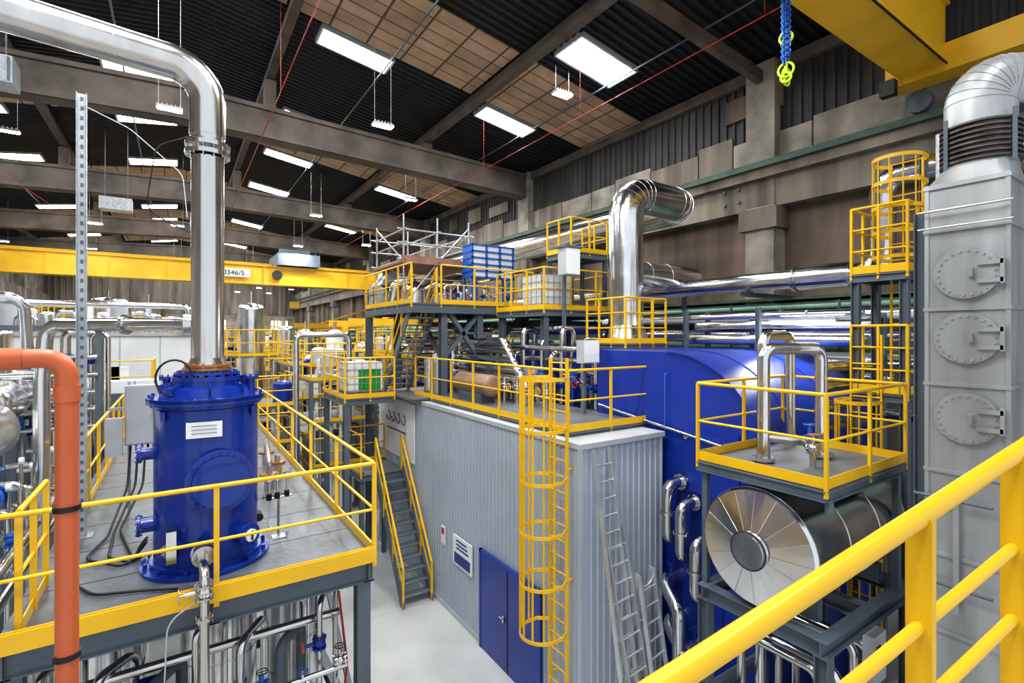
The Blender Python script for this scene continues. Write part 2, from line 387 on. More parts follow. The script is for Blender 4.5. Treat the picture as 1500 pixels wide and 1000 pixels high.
for dy in (-.2, .2): b.cyl((7.7, 42.6+dy, 5.2), (7.7, 42.6+dy, 2.6), .02, BLK, seg=6)
b.box(7.4, 8.0, 42.3, 42.9, 2.1, 2.6, YELD)
b.box(2.3, 4.4, 40.84, 40.9, 4.15, 4.75, WHT); b.cyl((6.2, 40.84, 4.45), (6.2, 40.9, 4.45), .35, BLK, seg=20)
o = b.done()
t = bpy.data.curves.new('crane_number_text', 'FONT'); t.body = '10346/5'; t.size = .5; t.extrude = .005
to = bpy.data.objects.new('crane_number_text', t); bpy.context.scene.collection.objects.link(to); t.materials.append(BLK)
to.rotation_euler = (math.pi/2, 0, 0); to.parent = o; to.matrix_parent_inverse = Matrix.Translation(-o.location); to.location = (2.4, 40.82, 4.28+HZ)

b = B('overhead_crane')
b.box(4.0, 14.0, 3.86, 4.60, 5.95, 7.2, YELD); b.box(4.0, 14.0, 3.78, 4.68, 5.9, 5.96, YELD); b.box(4.0, 14.0, 3.78, 4.68, 7.2, 7.26, YELD)
b.box(13.9, 14.5, .2, 4.95, 5.75, 6.35, YELD)
for yy in (.8, 4.5): b.cyl((14.5, yy, 5.5), (14.7, yy, 5.5), .26, FRM, seg=18)
b.box(13.7, 13.9, 4.7, 5.0, 5.55, 5.9, BLK)
b.cyl((4, 3.78, 5.85), (13.8, 3.78, 5.85), .02, BLK, seg=6)
b.done()

b = B('chain_hoist_sling')
cx, cy = 8.7, 4.55
for k, (dx, dy) in enumerate(((-.05, 0), (.05, 0), (0, .05), (0, -.05))):
    z = 4.65+k*.05; i = 0
    while z < 5.9:
        b.ring((cx+dx, cy+dy, z), (1, 0, 0) if i % 2 else (0, 1, 0), .032, .011, BLUL, 8); z += .05; i += 1
for dz, r in ((4.55, .12), (4.42, .08), (5.1, .1)):
    b.ring((cx, cy, dz), (1, .3, 0), r, .022, LIME, 16); b.ring((cx+.06, cy+.02, dz-.05), (.2, 1, 0), r*.8, .02, LIME, 14)
b.cyl((cx, cy, 4.5), (cx, cy, 4.65), .03, LIME, seg=8)
b.done()

# ------------------------------------------------------------------ left service deck
Z = -2.64
b = B('steel_service_platform')
X0, X1, Y0, Y1 = -1.3, 1.96, 5.91, 16.2
b.box(X0, X1, Y0, Y1, Z-.04, Z, PLATE)
for i in range(1, 10): b.box(X0, X1, Y0+i*1.02, Y0+i*1.02+.012, Z, Z+.002, BLK)
b.box(.3, .312, Y0, Y1, Z, Z+.002, BLK)
for yy in [Y0+.06]+[Y0+1.6*i for i in range(1, 7)]: b.hbeam((X0, yy, Z-.17), (X1, yy, Z-.17), .12, .26, FRM)
for xx in (X0+.06, .3, X1-.06): b.hbeam((xx, Y0, Z-.172), (xx, Y1, Z-.172), .12, .26, FRM)
b.rail([(X0, Y0), (X1, Y0), (X1, Y1)], Z, 1.1, 1.75)
b.box(X0, X1+.02, Y0-.03, Y0-.01, Z-.07, Z+.10, YEL); b.box(X1+.01, X1+.03, Y0, Y1, Z-.07, Z+.10, YEL)
b.rail([(X0+.15, Y0+.1), (X0+.15, 7.1)], Z, 1.1, .5); b.rail([(X0+.15, 8.9), (X0+.15, Y1)], Z, 1.1, 1.2)
for (xx, yy) in ((X1-.1, Y0+.15), (X0+.1, Y0+.15), (X1-.1, 9.1), (.35, 9.1), (X1-.1, 12.5), (X0+.1, 12.5), (X1-.1, 16), (X0+.1, 16)):
    b.hbeam((xx, yy, FL), (xx, yy, Z-.3), .16, .16, FRM); b.box(xx-.15, xx+.15, yy-.15, yy+.15, FL, FL+.02, FRM)
b.hbeam((X1-.1, Y0+.15, -5.0), (X1-.1, 9.1, -5.0), .12, .16, FRM); b.hbeam((.35, 9.1, -5), (X1-.1, 9.1, -5), .12, .16, FRM)
b.beam((X1-.1, Y0+.2, -4.9), (X1-.1, 9.0, -2.9), .06, .06, FRM)
b.beam((X1-.1, 9.1, -4.9), (X1-.1, 12.4, -2.9), .06, .06, FRM)
b.done()

# blue vessel
cx, cy = .30, 6.98
b = B('blue_pressure_vessel')
b.cyl((cx, cy, Z), (cx, cy, Z+.04), .66, BLU, seg=48)
for i in range(12):
    a = i*math.pi/6+.15; p = V((cx+.61*math.cos(a), cy+.61*math.sin(a), Z+.04)); b.cyl(p, p+V((0,0,.05)), .022, BLU, seg=6)
b.lathe((cx, cy, Z+.04), (0,0,1), [(.57, 0), (.57, .05), (.53, .05), (.53, 1.76), (.56, 1.78), (.56, 1.82), (.60, 1.82), (.60, 1.88), (.53, 1.88)], BLU, 56)
b.cyl((cx, cy, Z+1.885), (cx, cy, Z+1.93), .60, BLU, seg=56)
for i in range(20):
    a = i*math.pi/10; p = V((cx+.565*math.cos(a), cy+.565*math.sin(a), Z+1.84)); b.cyl(p, p+V((0,0,.12)), .018, BLU, seg=6)
b.lathe((cx, cy, Z+1.93), (0,0,1), [(.48, 0), (.44, .10), (.36, .12), (.36, .22)], BLU, 48)
b.flange((cx, cy, Z+2.13), (0,0,1), .37, .05, BLU, 16); b.flange((cx, cy, Z+2.19), (0,0,1), .34, .03, BLU, 16)
for i in range(8):
    a = i*math.pi/4; b.beam((cx+.34*math.cos(a), cy+.34*math.sin(a), Z+2.02), (cx+.48*math.cos(a), cy+.48*math.sin(a), Z+1.98), .02, .16, BLU)
for a in (2.6, -.3, 1.0):
    p = V((cx+.46*math.cos(a), cy+.46*math.sin(a), Z+1.93)); b.cyl(p, p+V((0,0,.2)), .05, BLU); b.flange(p+V((0,0,.2)), (0,0,1), .09, .03, BLU, 8)
def rad(a, r): return V((cx+r*math.cos(a), cy+r*math.sin(a), 0))
a = -math.pi/2+.16; d = V((math.cos(a), math.sin(a), 0))
p = rad(a, 0)+V((0,0,Z+1.02)); b.cyl(p+d*.36, p+d*.57, .29, BLU, seg=40); b.flange(p+d*.58, d, .345, .05, BLU, 24); b.cyl(p+d*.60, p+d*.64, .28, BLU, seg=40)
a2 = -math.pi/2-.10; d2 = V((math.cos(a2), math.sin(a2), 0)); p = rad(a2, .55)+V((0,0,Z+1.60)); s2 = V((-d2.y, d2.x, 0))
b.beam(p-s2*.17, p+s2*.17, .03, .17, WHT)
for k in range(3): b.beam(p-s2*.12+d2*.018+V((0,0,.045-.04*k)), p+s2*.12+d2*.018+V((0,0,.045-.04*k)), .003, .006, FRM)
for an, zz, rr, mm in ((-math.pi/2-.62, .35, .07, STL), (-math.pi/2+.62, .35, .13, BLU), (-math.pi/2-.1, .30, .12, STL), (math.pi, .5, .12, BLU), (math.pi, 1.3, .1, BLU)):
    dd = V((math.cos(an), math.sin(an), 0)); p = rad(an, .48)+V((0,0,Z+zz)); b.cyl(p, p+dd*.16, rr*.7, BLU, seg=20); b.flange(p+dd*.18, dd, rr, .03, mm, 10)
dd = V((math.cos(-math.pi/2+.62), math.sin(-math.pi/2+.62), 0)); p = rad(-math.pi/2+.62, .68)+V((0,0,Z+.35)); b.cyl(p, p+dd*.02, .07, WHT, seg=20); b.beam(p+dd*.03+V((0,0,-.05)), p+dd*.03+V((0,0,.05)), .02, .02, BLK)
b.box(cx-.40, cx-.31, cy-.60, cy-.44, Z+.22, Z+.56, STL)
for a in (-2.5, -.6, .9, 2.4):
    p = rad(a, .54)+V((0,0,Z+1.70)); b.beam(p, p+V((0,0,.1)), .04, .10, BLU)
b.done()

b = B('stainless_riser_pipe')
b.flange((cx, cy, Z+2.235), (0,0,1), .26, .035, COP, 12, ORG); b.flange((cx, cy, Z+2.275), (0,0,1), .24, .03, COP, 12, ORG)
b.lathe((cx, cy, Z+2.29), (0,0,1), [(.20, 0), (.172, .08)], STL, 32)
b.cyl((cx, cy, Z+2.3), (cx, cy, 2.10), .172, STL, seg=40, caps=False)
b.flange((cx, cy, 2.14), (0,0,1), .235, .05, STL, 12); b.flange((cx, cy, 2.24), (0,0,1), .235, .05, STL, 12)
b.lathe((cx, cy, 2.25), (0,0,1), [(.16, 0), (.19, .15)], STL, 32)
b.pipe([(cx, cy, 2.35), (cx, cy, 3.12), (-3.8, 6.40, 3.12)], .19, STL, .66, 40, 14)
for k in (.85, 1.75, 2.8): b.cyl((cx-k, cy-.58*k/4.1, 3.12), (cx-k-.015, cy-.58*k/4.1, 3.12), .194, STL, seg=40)
for zz in (1.2, -.1): b.cyl((cx, cy, zz), (cx, cy, zz+.012), .175, STL, seg=40)
b.pipe([(cx-.1, cy-.2, 2.3), (cx-.5, cy-.15, 2.1), (cx-.6, cy, 1.4), (cx-.15, cy+.1, 1.2)], .007, BLK, .2, 6)
b.done()

b = B('stainless_drain_pipe')
px, py = .22, 5.78
b.pipe([(.24, 6.42, Z+.30), (.22, 6.1, Z+.30), (.22, 6.0, Z+.30), (px, py, Z+.28), (px, py, -4.6), (px, 6.6, -4.6)], .045, STL, .1, 16)
b.flange((.23, 6.2, Z+.30), (0,1,0), .11, .03, STL, 8); b.valve((px, py, Z+.12), (0,0,1), .055, STL)
b.flange((px, py, Z-.15), (0,0,1), .08, .03, STL, 6)
b.pipe([(px-.05, py, Z+.05), (px-.3, py, Z-.1), (px-.34, py, Z-1.1)], .008, FRML, .2, 6)
b.done()

b = B('slotted_strut_post')
sx, sy = -1.04, 8.55
for dx in (-.05, .05): b.beam((sx+dx, sy, Z), (sx+dx, sy, 3.15), .008, .06, GALV)
b.beam((sx, sy+.03, Z), (sx, sy+.03, 3.15), .1, .008, FRML)
for i in range(46):
    zz = Z+.1+i*.125; b.beam((sx-.015, sy+.02, zz), (sx+.015, sy+.02, zz), .008, .04, FRM)
b.box(sx-.12, sx+.12, sy-.1, sy+.1, Z, Z+.015, GALV)
b.pipe([(sx, sy, 3.0), (sx+.5, sy, 2.8), (sx+1.1, sy-.3, 2.2), (sx+1.15, sy-.4, 1.6)], .007, FRML, .3, 6)
b.done()

b = B('orange_plastic_pipe')
b.pipe([(-2.6, 3.97, -.14), (-.55, 3.97, -.14), (-.55, 3.97, FL)], .056, ORG, .11, 24)
for zz in (-.30, -2.2, -3.9): b.cyl((-.55, 3.97, zz), (-.55, 3.97, zz-.10), .064, ORG, seg=24)
b.cyl((-.74, 3.97, -.14), (-.84, 3.97, -.14), .064, ORG, seg=24)
for zz in (-1.02, -1.9): b.cyl((-.55, 3.97, zz), (-.55, 3.97, zz-.03), .067, BLK, seg=24)
b.done()

b = B('insulated_branch_pipe')
b.pipe([(.1, 8.3, .14), (-1.15, 9.1, .14), (-1.5, 9.3, .14), (-1.55, 9.3, -.6), (-1.55, 9.3, FL)], .09, STL, .22, 20)
b.cyl((.08, 8.3, .14), (.2, 8.28, .14), .14, STL, seg=20); b.flange((-.6, 8.78, .14), (-1.28, .8, 0), .14, .05, STL, 8)
b.done()
b = B('insulated_branch_pipe')
b.pipe([(-3.9, 11, .6), (-2.05, 11, .6), (-2.05, 11.3, -.3), (-2.05, 12.4, -.3), (-2.05, 12.4, FL)], .08, ALU, .22, 16); b.done()

b = B('electrical_junction_box')
b.box(-.64, -.24, 9.2, 9.4, -1.62, -.75, FRML); b.box(-.62, -.26, 9.18, 9.2, -1.60, -.77, FRML); b.box(-.3, -.28, 9.16, 9.18, -1.25, -1.1, BLK)
b.box(-.2, .05, 9.25, 9.4, -1.35, -.85, WHT); b.box(-.85, -.66, 9.1, 9.2, -1.75, -1.2, FRML)
for x in (-.6, -.28): b.beam((x, 9.42, Z), (x, 9.42, -.7), .04, .04, GALV)
b.beam((-.85, 9.42, -1.1), (.1, 9.42, -1.1), .04, .04, GALV)
for i in range(5): b.cyl((-.58+i*.07, 9.3, -1.62), (-.58+i*.07, 9.3, -1.72), .015, BLK, seg=8)
b.done()

b = B('black_hose')
for i in range(3):
    o = i*.09
    b.sweep(b.rounded([(-.58+o, 9.3, -1.7), (-.6+o, 9.1, -2.2), (-.75+o*.6, 8.3+o, Z+.03), (-.9+o*2.5, 7.6-o, Z+.03), (-.5+o, 7.1+o*.5, Z+.03), (-.42, 7.35+o, Z+.03), (-.30, 7.3+o, Z+.2)], .3, 6), .015, BLK, 8)
b.sweep(b.rounded([(-.9, 6.9, Z+.03), (-.7, 6.5, Z+.03), (-.3, 6.35, Z+.03), (.0, 6.2, Z+.03)], .3, 6), .015, BLK, 8)
b.sweep([V((cx-.33+.17*math.cos(a)*1.0, cy-.3, -.48+.2*math.sin(a))) for a in [i*.3 for i in range(18)]], .012, BLK, 8)
b.done()

b = B('pressure_gauge_manifold')
for i, (x, y) in enumerate(((.98, 7.1), (1.08, 7.12), (1.2, 7.15))):
    b.cyl((x, y, Z+.52), (x, y, Z+.74), .012, STL, seg=8); b.valve((x, y, Z+.55), (0,0,1), .018, BLK)
    b.cyl((x-.0, y-.03, Z+.79), (x, y+.02, Z+.79), .045, BLK, seg=20); b.cyl((x, y-.035, Z+.79), (x, y-.03, Z+.79), .038, GLS, seg=20)
b.cyl((.94, 7.12, Z+.52), (1.26, 7.16, Z+.52), .014, STL, seg=8); b.cyl((1.1, 7.15, Z), (1.1, 7.15, Z+.52), .016, STL, seg=8)
b.cyl((.85, 6.98, Z+.35), (.85, 7.15, Z+.35), .05, BLK, seg=16); b.pipe([(1.0, 7.13, Z+.52), (.95, 7.0, Z+.2), (1.2, 7.0, Z+.1), (1.2, 7.2, Z)], .006, FRML, .06, 6)
b.box(1.02, 1.18, 7.07, 7.23, Z, Z+.012, GALV)
b.done()

b = B('pipe_flange_stub')
for i, (x, y) in enumerate(((1.3, 9.4), (1.55, 10.2), (1.5, 11.2))):
    b.cyl((x, y, Z), (x, y, Z+.25), .08, STL); b.flange((x, y, Z+.26), (0,0,1), .15, .04, COP, 8, ORG); b.cyl((x, y, Z+.28), (x, y, Z+.40), .05, STL)
b.pipe([(1.3, 9.4, Z+.35), (1.3, 9.4, Z+.5), (1.5, 11.2, Z+.5), (1.5, 11.2, Z+.3)], .04, STL, .1)
b.done()

# tanks beneath deck
for (x, y, r, zt) in ((.45, 7.4, .42, -3.05), (1.35, 8.3, .28, -3.05), (-.7, 7.6, .36, -3.3), (-.9, 10.8, .5, -3.1), (1.0, 11, .45, -3.1), (1.4, 7.2, .2, -3.3)):
    b = B('vertical_buffer_tank'); b.cyl((x, y, FL+.4), (x, y, zt-.2), r, ALU, seg=32, caps=False); b.dome((x, y, zt-.2), (0,0,1), r, .2, ALU); b.dome((x, y, FL+.4), (0,0,-1), r, .15, ALU)
    for zz in (-4, -5): b.cyl((x, y, zz), (x, y, zz+.03), r+.008, STL, seg=32)
    for i in range(3):
        a = i*2.09; b.beam((x+r*.8*math.cos(a), y+r*.8*math.sin(a), FL), (x+r*.8*math.cos(a), y+r*.8*math.sin(a), FL+.6), .06, .06, FRM)
    b.done()
b = B('under_deck_pipework')
for i in range(7):
    x = -1.1+i*.42; zz = -3.2-.22*(i % 3)
    b.pipe([(x, 6.3+.1*(i % 2), FL), (x, 6.3+.1*(i % 2), zz), (x+.3, 6.75, zz), (x+.3, 6.75, FL)], .035+.012*(i % 3), [STL, ALU, FRM][i % 3], .12, 12)
    if i % 2 == 0: b.valve((x, 6.3, zz-.5), (0,0,1), .05, [BLU, STL][i % 4 == 0], ORG)
    b.valve((x+.2, 6.15, -3.9-.15*(i % 2)), (1,0,0), .045, [STL, BLUL, STL][i % 3], [BLK, BLUL][i % 2])
b.pipe([(-1.15, 6.15, -3.98), (1.7, 6.15, -3.98)], .035, STL)
b.pipe([(-1.15, 6.5, -3.5), (1.7, 6.5, -3.5)], .05, STL); b.pipe([(-1.2, 6.25, -3.75), (.0, 6.25, -3.75), (.0, 6.25, FL)], .045, COP, .1)
b.box(-.4, -.1, 6.4, 6.7, -4.2, -3.7, BLU)
b.done()
b = B('safety_hoop_rail'); b.ladder((.6, 4.2), (0, -1), FL, -3.05, -5.2, -3.1); b.done()
b = B('red_air_hose'); b.sweep(b.rounded([(1.62, 6.2, -3.1), (1.72, 6.2, -4), (1.60, 6.25, -5.3), (1.75, 6.3, FL+.02)], .4), .014, RED, 8); b.done()

# ------------------------------------------------------------------ left skid equipment
def htank(x, y0, y1, z, r):
    b = B('horizontal_process_tank')
    b.cyl((x, y0, z), (x, y1, z), r, ALU, seg=40, caps=False); b.dome((x, y0, z), (0,-1,0), r, r*.4, ALU); b.dome((x, y1, z), (0,1,0), r, r*.4, ALU)
    n = int((y1-y0)/.9)
    for i in range(n): y = y0+.3+i*(y1-y0-.5)/n; b.cyl((x, y, z), (x, y+.04, z), r+.012, STL, seg=40)
    for y in (y0+.5, y1-.5):
        b.box(x-r*.8, x+r*.8, y-.08, y+.08, z-r-.15, z-r*.6, FRM)
        for xx in (x-r*.7, x+r*.7): b.hbeam((xx, y, FL), (xx, y, z-r), .14, .14, FRM)
    b.done()
htank(-2.75, 7.6, 11.8, -1.62, .52); htank(-4.3, 8.4, 14, -.75, .45); htank(-3.0, 13.2, 16.0, -1.35, .4)
b = B('valve_manifold')
for i in range(9):
    y = 6.8+i*.62; zt = -2.0-.2*(i % 2)
    b.pipe([(-1.75, y, FL), (-1.75, y, zt), (-2.15, y, zt)], .04, STL, .1); b.valve((-1.75, y, zt-.35), (0,0,1), .06, [BLUL, STL, STL][i % 3], BLUL)
    b.cyl((-1.75, y, zt), (-1.75, y, zt+.25), .02, STL, seg=8); b.cyl((-1.77, y, zt+.3), (-1.72, y, zt+.3), .05, GLS, seg=14)
b.pipe([(-1.6, 6.5, -2.55), (-1.6, 12.2, -2.55)], .06, STL); b.pipe([(-1.65, 6.6, -2.95), (-1.65, 12.2, -2.95)], .09, ALU)
b.valve((-2.0, 7.3, -1.95), (0, 1, 0), .1, BLUL, BLUL); b.valve((-1.9, 8.6, -2.0), (0, 1, 0), .09, BLUL, BLUL)
b.pipe([(-2.0, 6.4, -1.95), (-2.0, 9.2, -1.95)], .07, STL)
b.done()
b = B('left_process_pipework')
r2 = random.Random(4)
for i in range(16):
    x = -5.4+.25*i; y = 15.0+.12*(i % 5); zt = r2.uniform(-1.6, .2); dx = r2.choice([.3, .45, .6])
    b.pipe([(x, y, FL), (x, y, zt), (x+dx, y, zt), (x+dx, y, FL)], r2.choice([.05, .07, .1]), r2.choice([ALU, STL, WHT, STL]), .16, 12)
    b.valve((x, y, zt-.6), (0,0,1), .08, r2.choice([BLUL, STL, BLU, STL]), BLUL)
for k in range(5): b.pipe([(-6, 14.6+.1*k, -.5-.4*k), (-1.5, 14.6+.1*k, -.5-.4*k)], .06+.015*(k % 2), [ALU, STL][k % 2], seg=12)
for x in (-6, -3.7, -1.5): b.hbeam((x, 14.8, FL), (x, 14.8, .1), .12, .12, FRM)
b.box(-6, -1.4, 14.7, 14.9, .08, .2, FRM)
b.done()
b = B('blue_pump_row')
for i in range(10):
    x = -7+.55*i; b.cyl((x, 17, -1.0), (x, 17, -.6), .13, BLU, seg=14); b.dome((x, 17, -.6), (0,0,1), .13, .08, BLU); b.flange((x, 17, -1.0), (0,0,1), .18, .05, BLU, 6); b.cyl((x, 17, -2.2), (x, 17, -1.0), .07, STL)
b.box(-7.4, -1.6, 16.7, 17.3, -2.35, -2.2, FRM)
for x in (-7.2, -4.5, -1.8): b.hbeam((x, 17, FL), (x, 17, -2.35), .14, .14, FRM)
b.pipe([(-7.3, 16.8, -1.4), (-1.7, 16.8, -1.4)], .1, ALU); b.pipe([(-7.3, 16.85, -1.8), (-1.7, 16.85, -1.8)], .08, STL)
b.done()
b = B('white_control_cabinet'); b.box(-3.0, .9, 18.4, 19.0, FL, -1.35, WHT)
for i in range(6): b.box(-3+i*.65, -2.98+i*.65, 18.38, 18.4, FL, -1.35, FRM)
b.box(-2.2, -1.2, 18.38, 18.4, -2.4, -1.7, FRM); b.box(.0, .6, 18.38, 18.4, -2.2, -1.6, BLUL)
b.done()

# ------------------------------------------------------------------ container building
b = B('corrugated_machine_enclosure')
cx0, cx1, cy0, cy1, zt = 5.66, 7.74, 6.4, 16.5, -1.88
b.corr((cx0, cy0), (cx0, cy1), FL, zt, CONT, .15, .022, (-1, 0)); b.corr((cx0, cy0), (cx1, cy0), FL, zt, CONT, .15, .022, (0, -1))
b.box(cx0+.02, cx1, cy0+.02, cy1, FL, zt-.02, CONT)
b.box(cx0-.05, cx1+.02, cy0-.05, cy1, zt-.06, zt+.03, FRML); b.box(cx0-.045, cx0+.02, cy0-.045, cy0+.02, FL, zt, CONT)
b.box(cx0-.04, cx0, cy0, cy1, FL, FL+.1, FRML)
b.box(cx0-.06, cx0-.03, 13.4, 16.4, -3.7, -2.0, WHT)
for k in range(4): b.ring((cx0-.065, 14.2+k*.42, -2.55), (1, 0, 0), .14, .022, FRM, 14, .8, 5.6)
b.box(cx0-.065, cx0-.06, 14.0, 15.6, -2.95, -2.9, FRM)
b.done()
b = B('door_1')
b.box(5.57, 5.625, 7.45, 9.60, FL, FL+2.12, BLU); b.box(5.56, 5.62, 7.40, 7.47, FL, FL+2.17, BLU); b.box(5.56, 5.62, 9.58, 9.65, FL, FL+2.17, BLU); b.box(5.56, 5.62, 7.4, 9.65, FL+2.1, FL+2.17, BLU)
b.box(5.56, 5.575, 8.5, 8.53, FL, FL+2.1, BLK); b.box(5.53, 5.56, 8.60, 8.66, FL+1.0, FL+1.15, STL); b.cyl((5.52, 8.62, FL+1.08), (5.52, 8.75, FL+1.08), .012, STL, seg=8)
b.done()
b = B('wall_sign')
b.box(5.595, 5.625, 10.05, 10.98, -5.55, -4.85, WHT); b.box(5.59, 5.6, 10.12, 10.9, -5.5, -5.25, SIGNB)
for i in range(3): b.box(5.59, 5.6, 10.2+i*.05, 10.8, -5.15+i*.09, -5.11+i*.09, SIGNB)
b.done()
b = B('wall_sign'); b.box(5.6, 5.625, 11.45, 11.65, -5.3, -4.85, WHT); b.box(5.595, 5.6, 11.48, 11.62, -5.05, -4.9, RED); b.done()

b = B('enclosure_roof_platform')
dz = -1.75
b.deck(5.85, 8.0, 6.95, 12.9, dz, t=.08); b.rail([(5.85, 13.9), (5.85, 6.95), (8.0, 6.95)], dz, 1.1, 1.1)
b.deck(5.3, 7.9, 12.95, 15.6, dz, t=.08); b.done()
b = B('caged_access_ladder'); b.ladder((5.53, 6.82), (-1, 0), FL, -.40, -5.05, -.75)
for zz in (-2.3, -4.2, -6): b.beam((5.53, 6.6, zz), (5.66, 6.6, zz), .03, .03, YEL); b.beam((5.53, 7.04, zz), (5.66, 7.04, zz), .03, .03, YEL)
b.done()
def lad(b, p, q, side, w, m, n):
    p = V(p); q = V(q); sd = V(side).normalized()*w/2
    for k in (-1, 1): b.beam(p+sd*k, q+sd*k, .03, .08, m)
    for i in range(1, n): c = p+(q-p)*i/n; b.cyl(c-sd, c+sd, .018, m, seg=6)
b = B('aluminium_extension_ladder')
lad(b, (6.15, 5.55, FL), (6.05, 6.30, -1.95), (1, .1, 0), .40, LADM, 18); lad(b, (6.30, 5.4, FL), (6.15, 6.12, -3.3), (1, .1, 0), .46, LADM, 13); b.done()
b = B('folding_step_ladder')
lad(b, (6.64, 5.3, FL), (6.66, 5.85, -4.05), (1, .15, 0), .42, LADM, 11); lad(b, (6.72, 6.3, FL), (6.68, 5.9, -4.05), (1, .15, 0), .42, LADM, 3)
b.ring((6.66, 5.87, -4.1), (0, 1, 0), .21, .018, LADM, 14, 0, math.pi, (1, 0, 0)); b.done()

b = B('steel_staircase')
b.stair(4.72, 5.5, 12.0, FL, 14.1, -3.95, n=12)
b.deck(4.3, 5.55, 14.1, 15.6, -3.95); b.rail([(4.3, 14.1), (4.3, 15.6), (5.5, 15.6)], -3.95, 1.1)
for (x, y) in ((4.35, 15.5), (5.45, 15.5), (4.35, 14.2)): b.hbeam((x, y, FL), (x, y, -3.9), .12, .12, FRM)
b.done()
b = B('tote_platform')
b.deck(3.8, 5.2, 13.9, 16.2, dz); b.rail([(5.2, 13.9), (3.8, 13.9), (3.8, 16.2)], dz, 1.1, .7)
for (x, y) in ((3.85, 13.95), (3.85, 16.1), (5.15, 16.1)): b.hbeam((x, y, FL), (x, y, dz-.2), .14, .14, FRM)
b.done()
def ibc(x, y, z, m=WHT, g=None):
    b = B('ibc_tote'); b.box(x-.5, x+.5, y-.45, y+.45, z+.12, z+.95, m)
    if g: b.box(x-.2, x+.45, y-.46, y-.44, z+.15, z+.75, g)
    b.box(x-.52, x+.52, y-.47, y+.47, z, z+.12, FRM); b.cyl((x, y, z+.95), (x, y, z+1.0), .12, m, seg=16)
    for i in range(6):
        xx = x-.52+i*.208; b.beam((xx, y-.48, z), (xx, y-.48, z+1.0), .014, .014, GALV)
    for i in range(5):
        yy = y-.47+i*.235; b.beam((x-.53, yy, z), (x-.53, yy, z+1.0), .014, .014, GALV)
    for i in range(5):
        zz = z+.15+i*.2; b.beam((x-.53, y-.48, zz), (x+.53, y-.48, zz), .014, .014, GALV); b.beam((x-.53, y-.48, zz), (x-.53, y+.48, zz), .014, .014, GALV)
    b.done()
ibc(4.5, 14.8, dz, WHT, GRNB)

# upper deck
uz = .89
b = B('upper_equipment_platform')
b.deck(5.35, 9.5, 13.0, 17.0, uz, t=.24); b.rail([(6.25, 13.0), (9.5, 13.0), (9.5, 17)], uz, 1.1, 1.0); b.rail([(5.35, 13.0), (5.35, 17)], uz, 1.1, 1.0)
for (x, y) in ((6.4, 13.2), (7.6, 13.2), (9.3, 13.2), (6.4, 16.8), (9.3, 16.8), (5.4, 16.8)): b.hbeam((x, y, dz if 5.3 < x < 7.8 and y < 15.6 else FL), (x, y, uz-.3), .2, .2, FRM)
b.beam((6.4, 13.2, -.7), (7.6, 13.2, uz-.25), .12, .12, FRM); b.beam((7.6, 13.2, -.7), (6.6, 13.2, uz-.25), .12, .12, FRM)
b.beam((7.6, 13.2, -.9), (9.2, 13.2, uz-.25), .12, .12, FRM); b.beam((6.4, 13.2, -.7), (6.4, 15, uz-.25), .12, .12, FRM)
b.stair(5.4, 6.15, 15.3, dz, 13.1, uz, n=13)
b.done()
b = B('side_equipment_platform')
b.deck(8.1, 10.9, 10.6, 12.95, .70); b.rail([(8.1, 12.95), (8.1, 10.6), (10.9, 10.6), (10.9, 12.95)], .70, 1.1, .9)
for (x, y) in ((8.2, 10.7), (10.8, 10.7), (8.2, 12.8), (10.8, 12.8)): b.hbeam((x, y, -1.9 if x < 9 else -.34), (x, y, .5), .16, .16, FRM)
b.deck(9.3, 10.7, 10.9, 12.0, 2.40); b.rail([(9.3, 12.0), (9.3, 10.9), (10.7, 10.9), (10.7, 12.0)], 2.40, .95, .6)
for (x, y) in ((9.35, 10.95), (10.65, 10.95), (9.35, 11.95), (10.65, 11.95)): b.hbeam((x, y, .7), (x, y, 2.2), .1, .1, FRM)
b.done()
ibc(8.75, 11.35, .70)
b = B('control_cabinet'); b.box(8.25, 8.75, 9.9, 10.2, 1.55, 2.25, FRML); b.box(8.27, 8.73, 9.885, 9.9, 1.57, 2.23, WHT); b.beam((8.5, 10.25, -1.9), (8.5, 10.25, 2.2), .08, .08, FRM); b.box(8.2, 8.8, 9.85, 10.25, 2.25, 2.3, FRM); b.done()
b = B('control_cabinet'); b.box(7.25, 7.72, 8.1, 8.32, -.62, -.12, FRML); b.box(7.27, 7.7, 8.09, 8.1, -.60, -.14, WHT); b.beam((7.5, 8.34, dz), (7.5, 8.34, -.15), .06, .06, FRM); b.done()

b = B('tube_scaffold')
for x in (5.6, 6.7, 7.8, 8.9):
    for y in (14.2, 16.6): b.cyl((x, y, uz), (x, y, 3.6 if x < 8 else 2.9), .03, GALV, seg=8)
for zz in (1.7, 2.25, 2.75, 3.15):
    for y in (14.2, 16.6): b.cyl((5.4, y, zz), (8.0 if zz > 2.3 else 9.1, y, zz), .025, GALV, seg=8)
    for x in (5.6, 6.7, 7.8): b.cyl((x, 14.0, zz), (x, 16.8, zz), .025, GALV, seg=8)
b.box(5.5, 8.1, 14.1, 16.7, 2.14, 2.2, PLYW); b.box(5.5, 8.1, 14.1, 14.13, 2.2, 2.36, PLYW)
b.cyl((5.6, 14.2, uz), (6.7, 14.2, 2.2), .025, GALV, seg=8); b.cyl((6.7, 14.2, 2.2), (7.8, 14.2, 3.4), .025, GALV, seg=8); b.cyl((5.6, 14.2, 2.2), (5.6, 16.6, 3.5), .025, GALV, seg=8)
b.done()
b = B('blue_louvre_unit')
b.box(7.5, 9.0, 13.45, 13.95, 1.8, 2.75, WHT)
for xx in (7.47, 7.98, 8.47, 8.97): b.box(xx, xx+.06, 13.40, 14.0, 1.75, 2.8, BLUL)
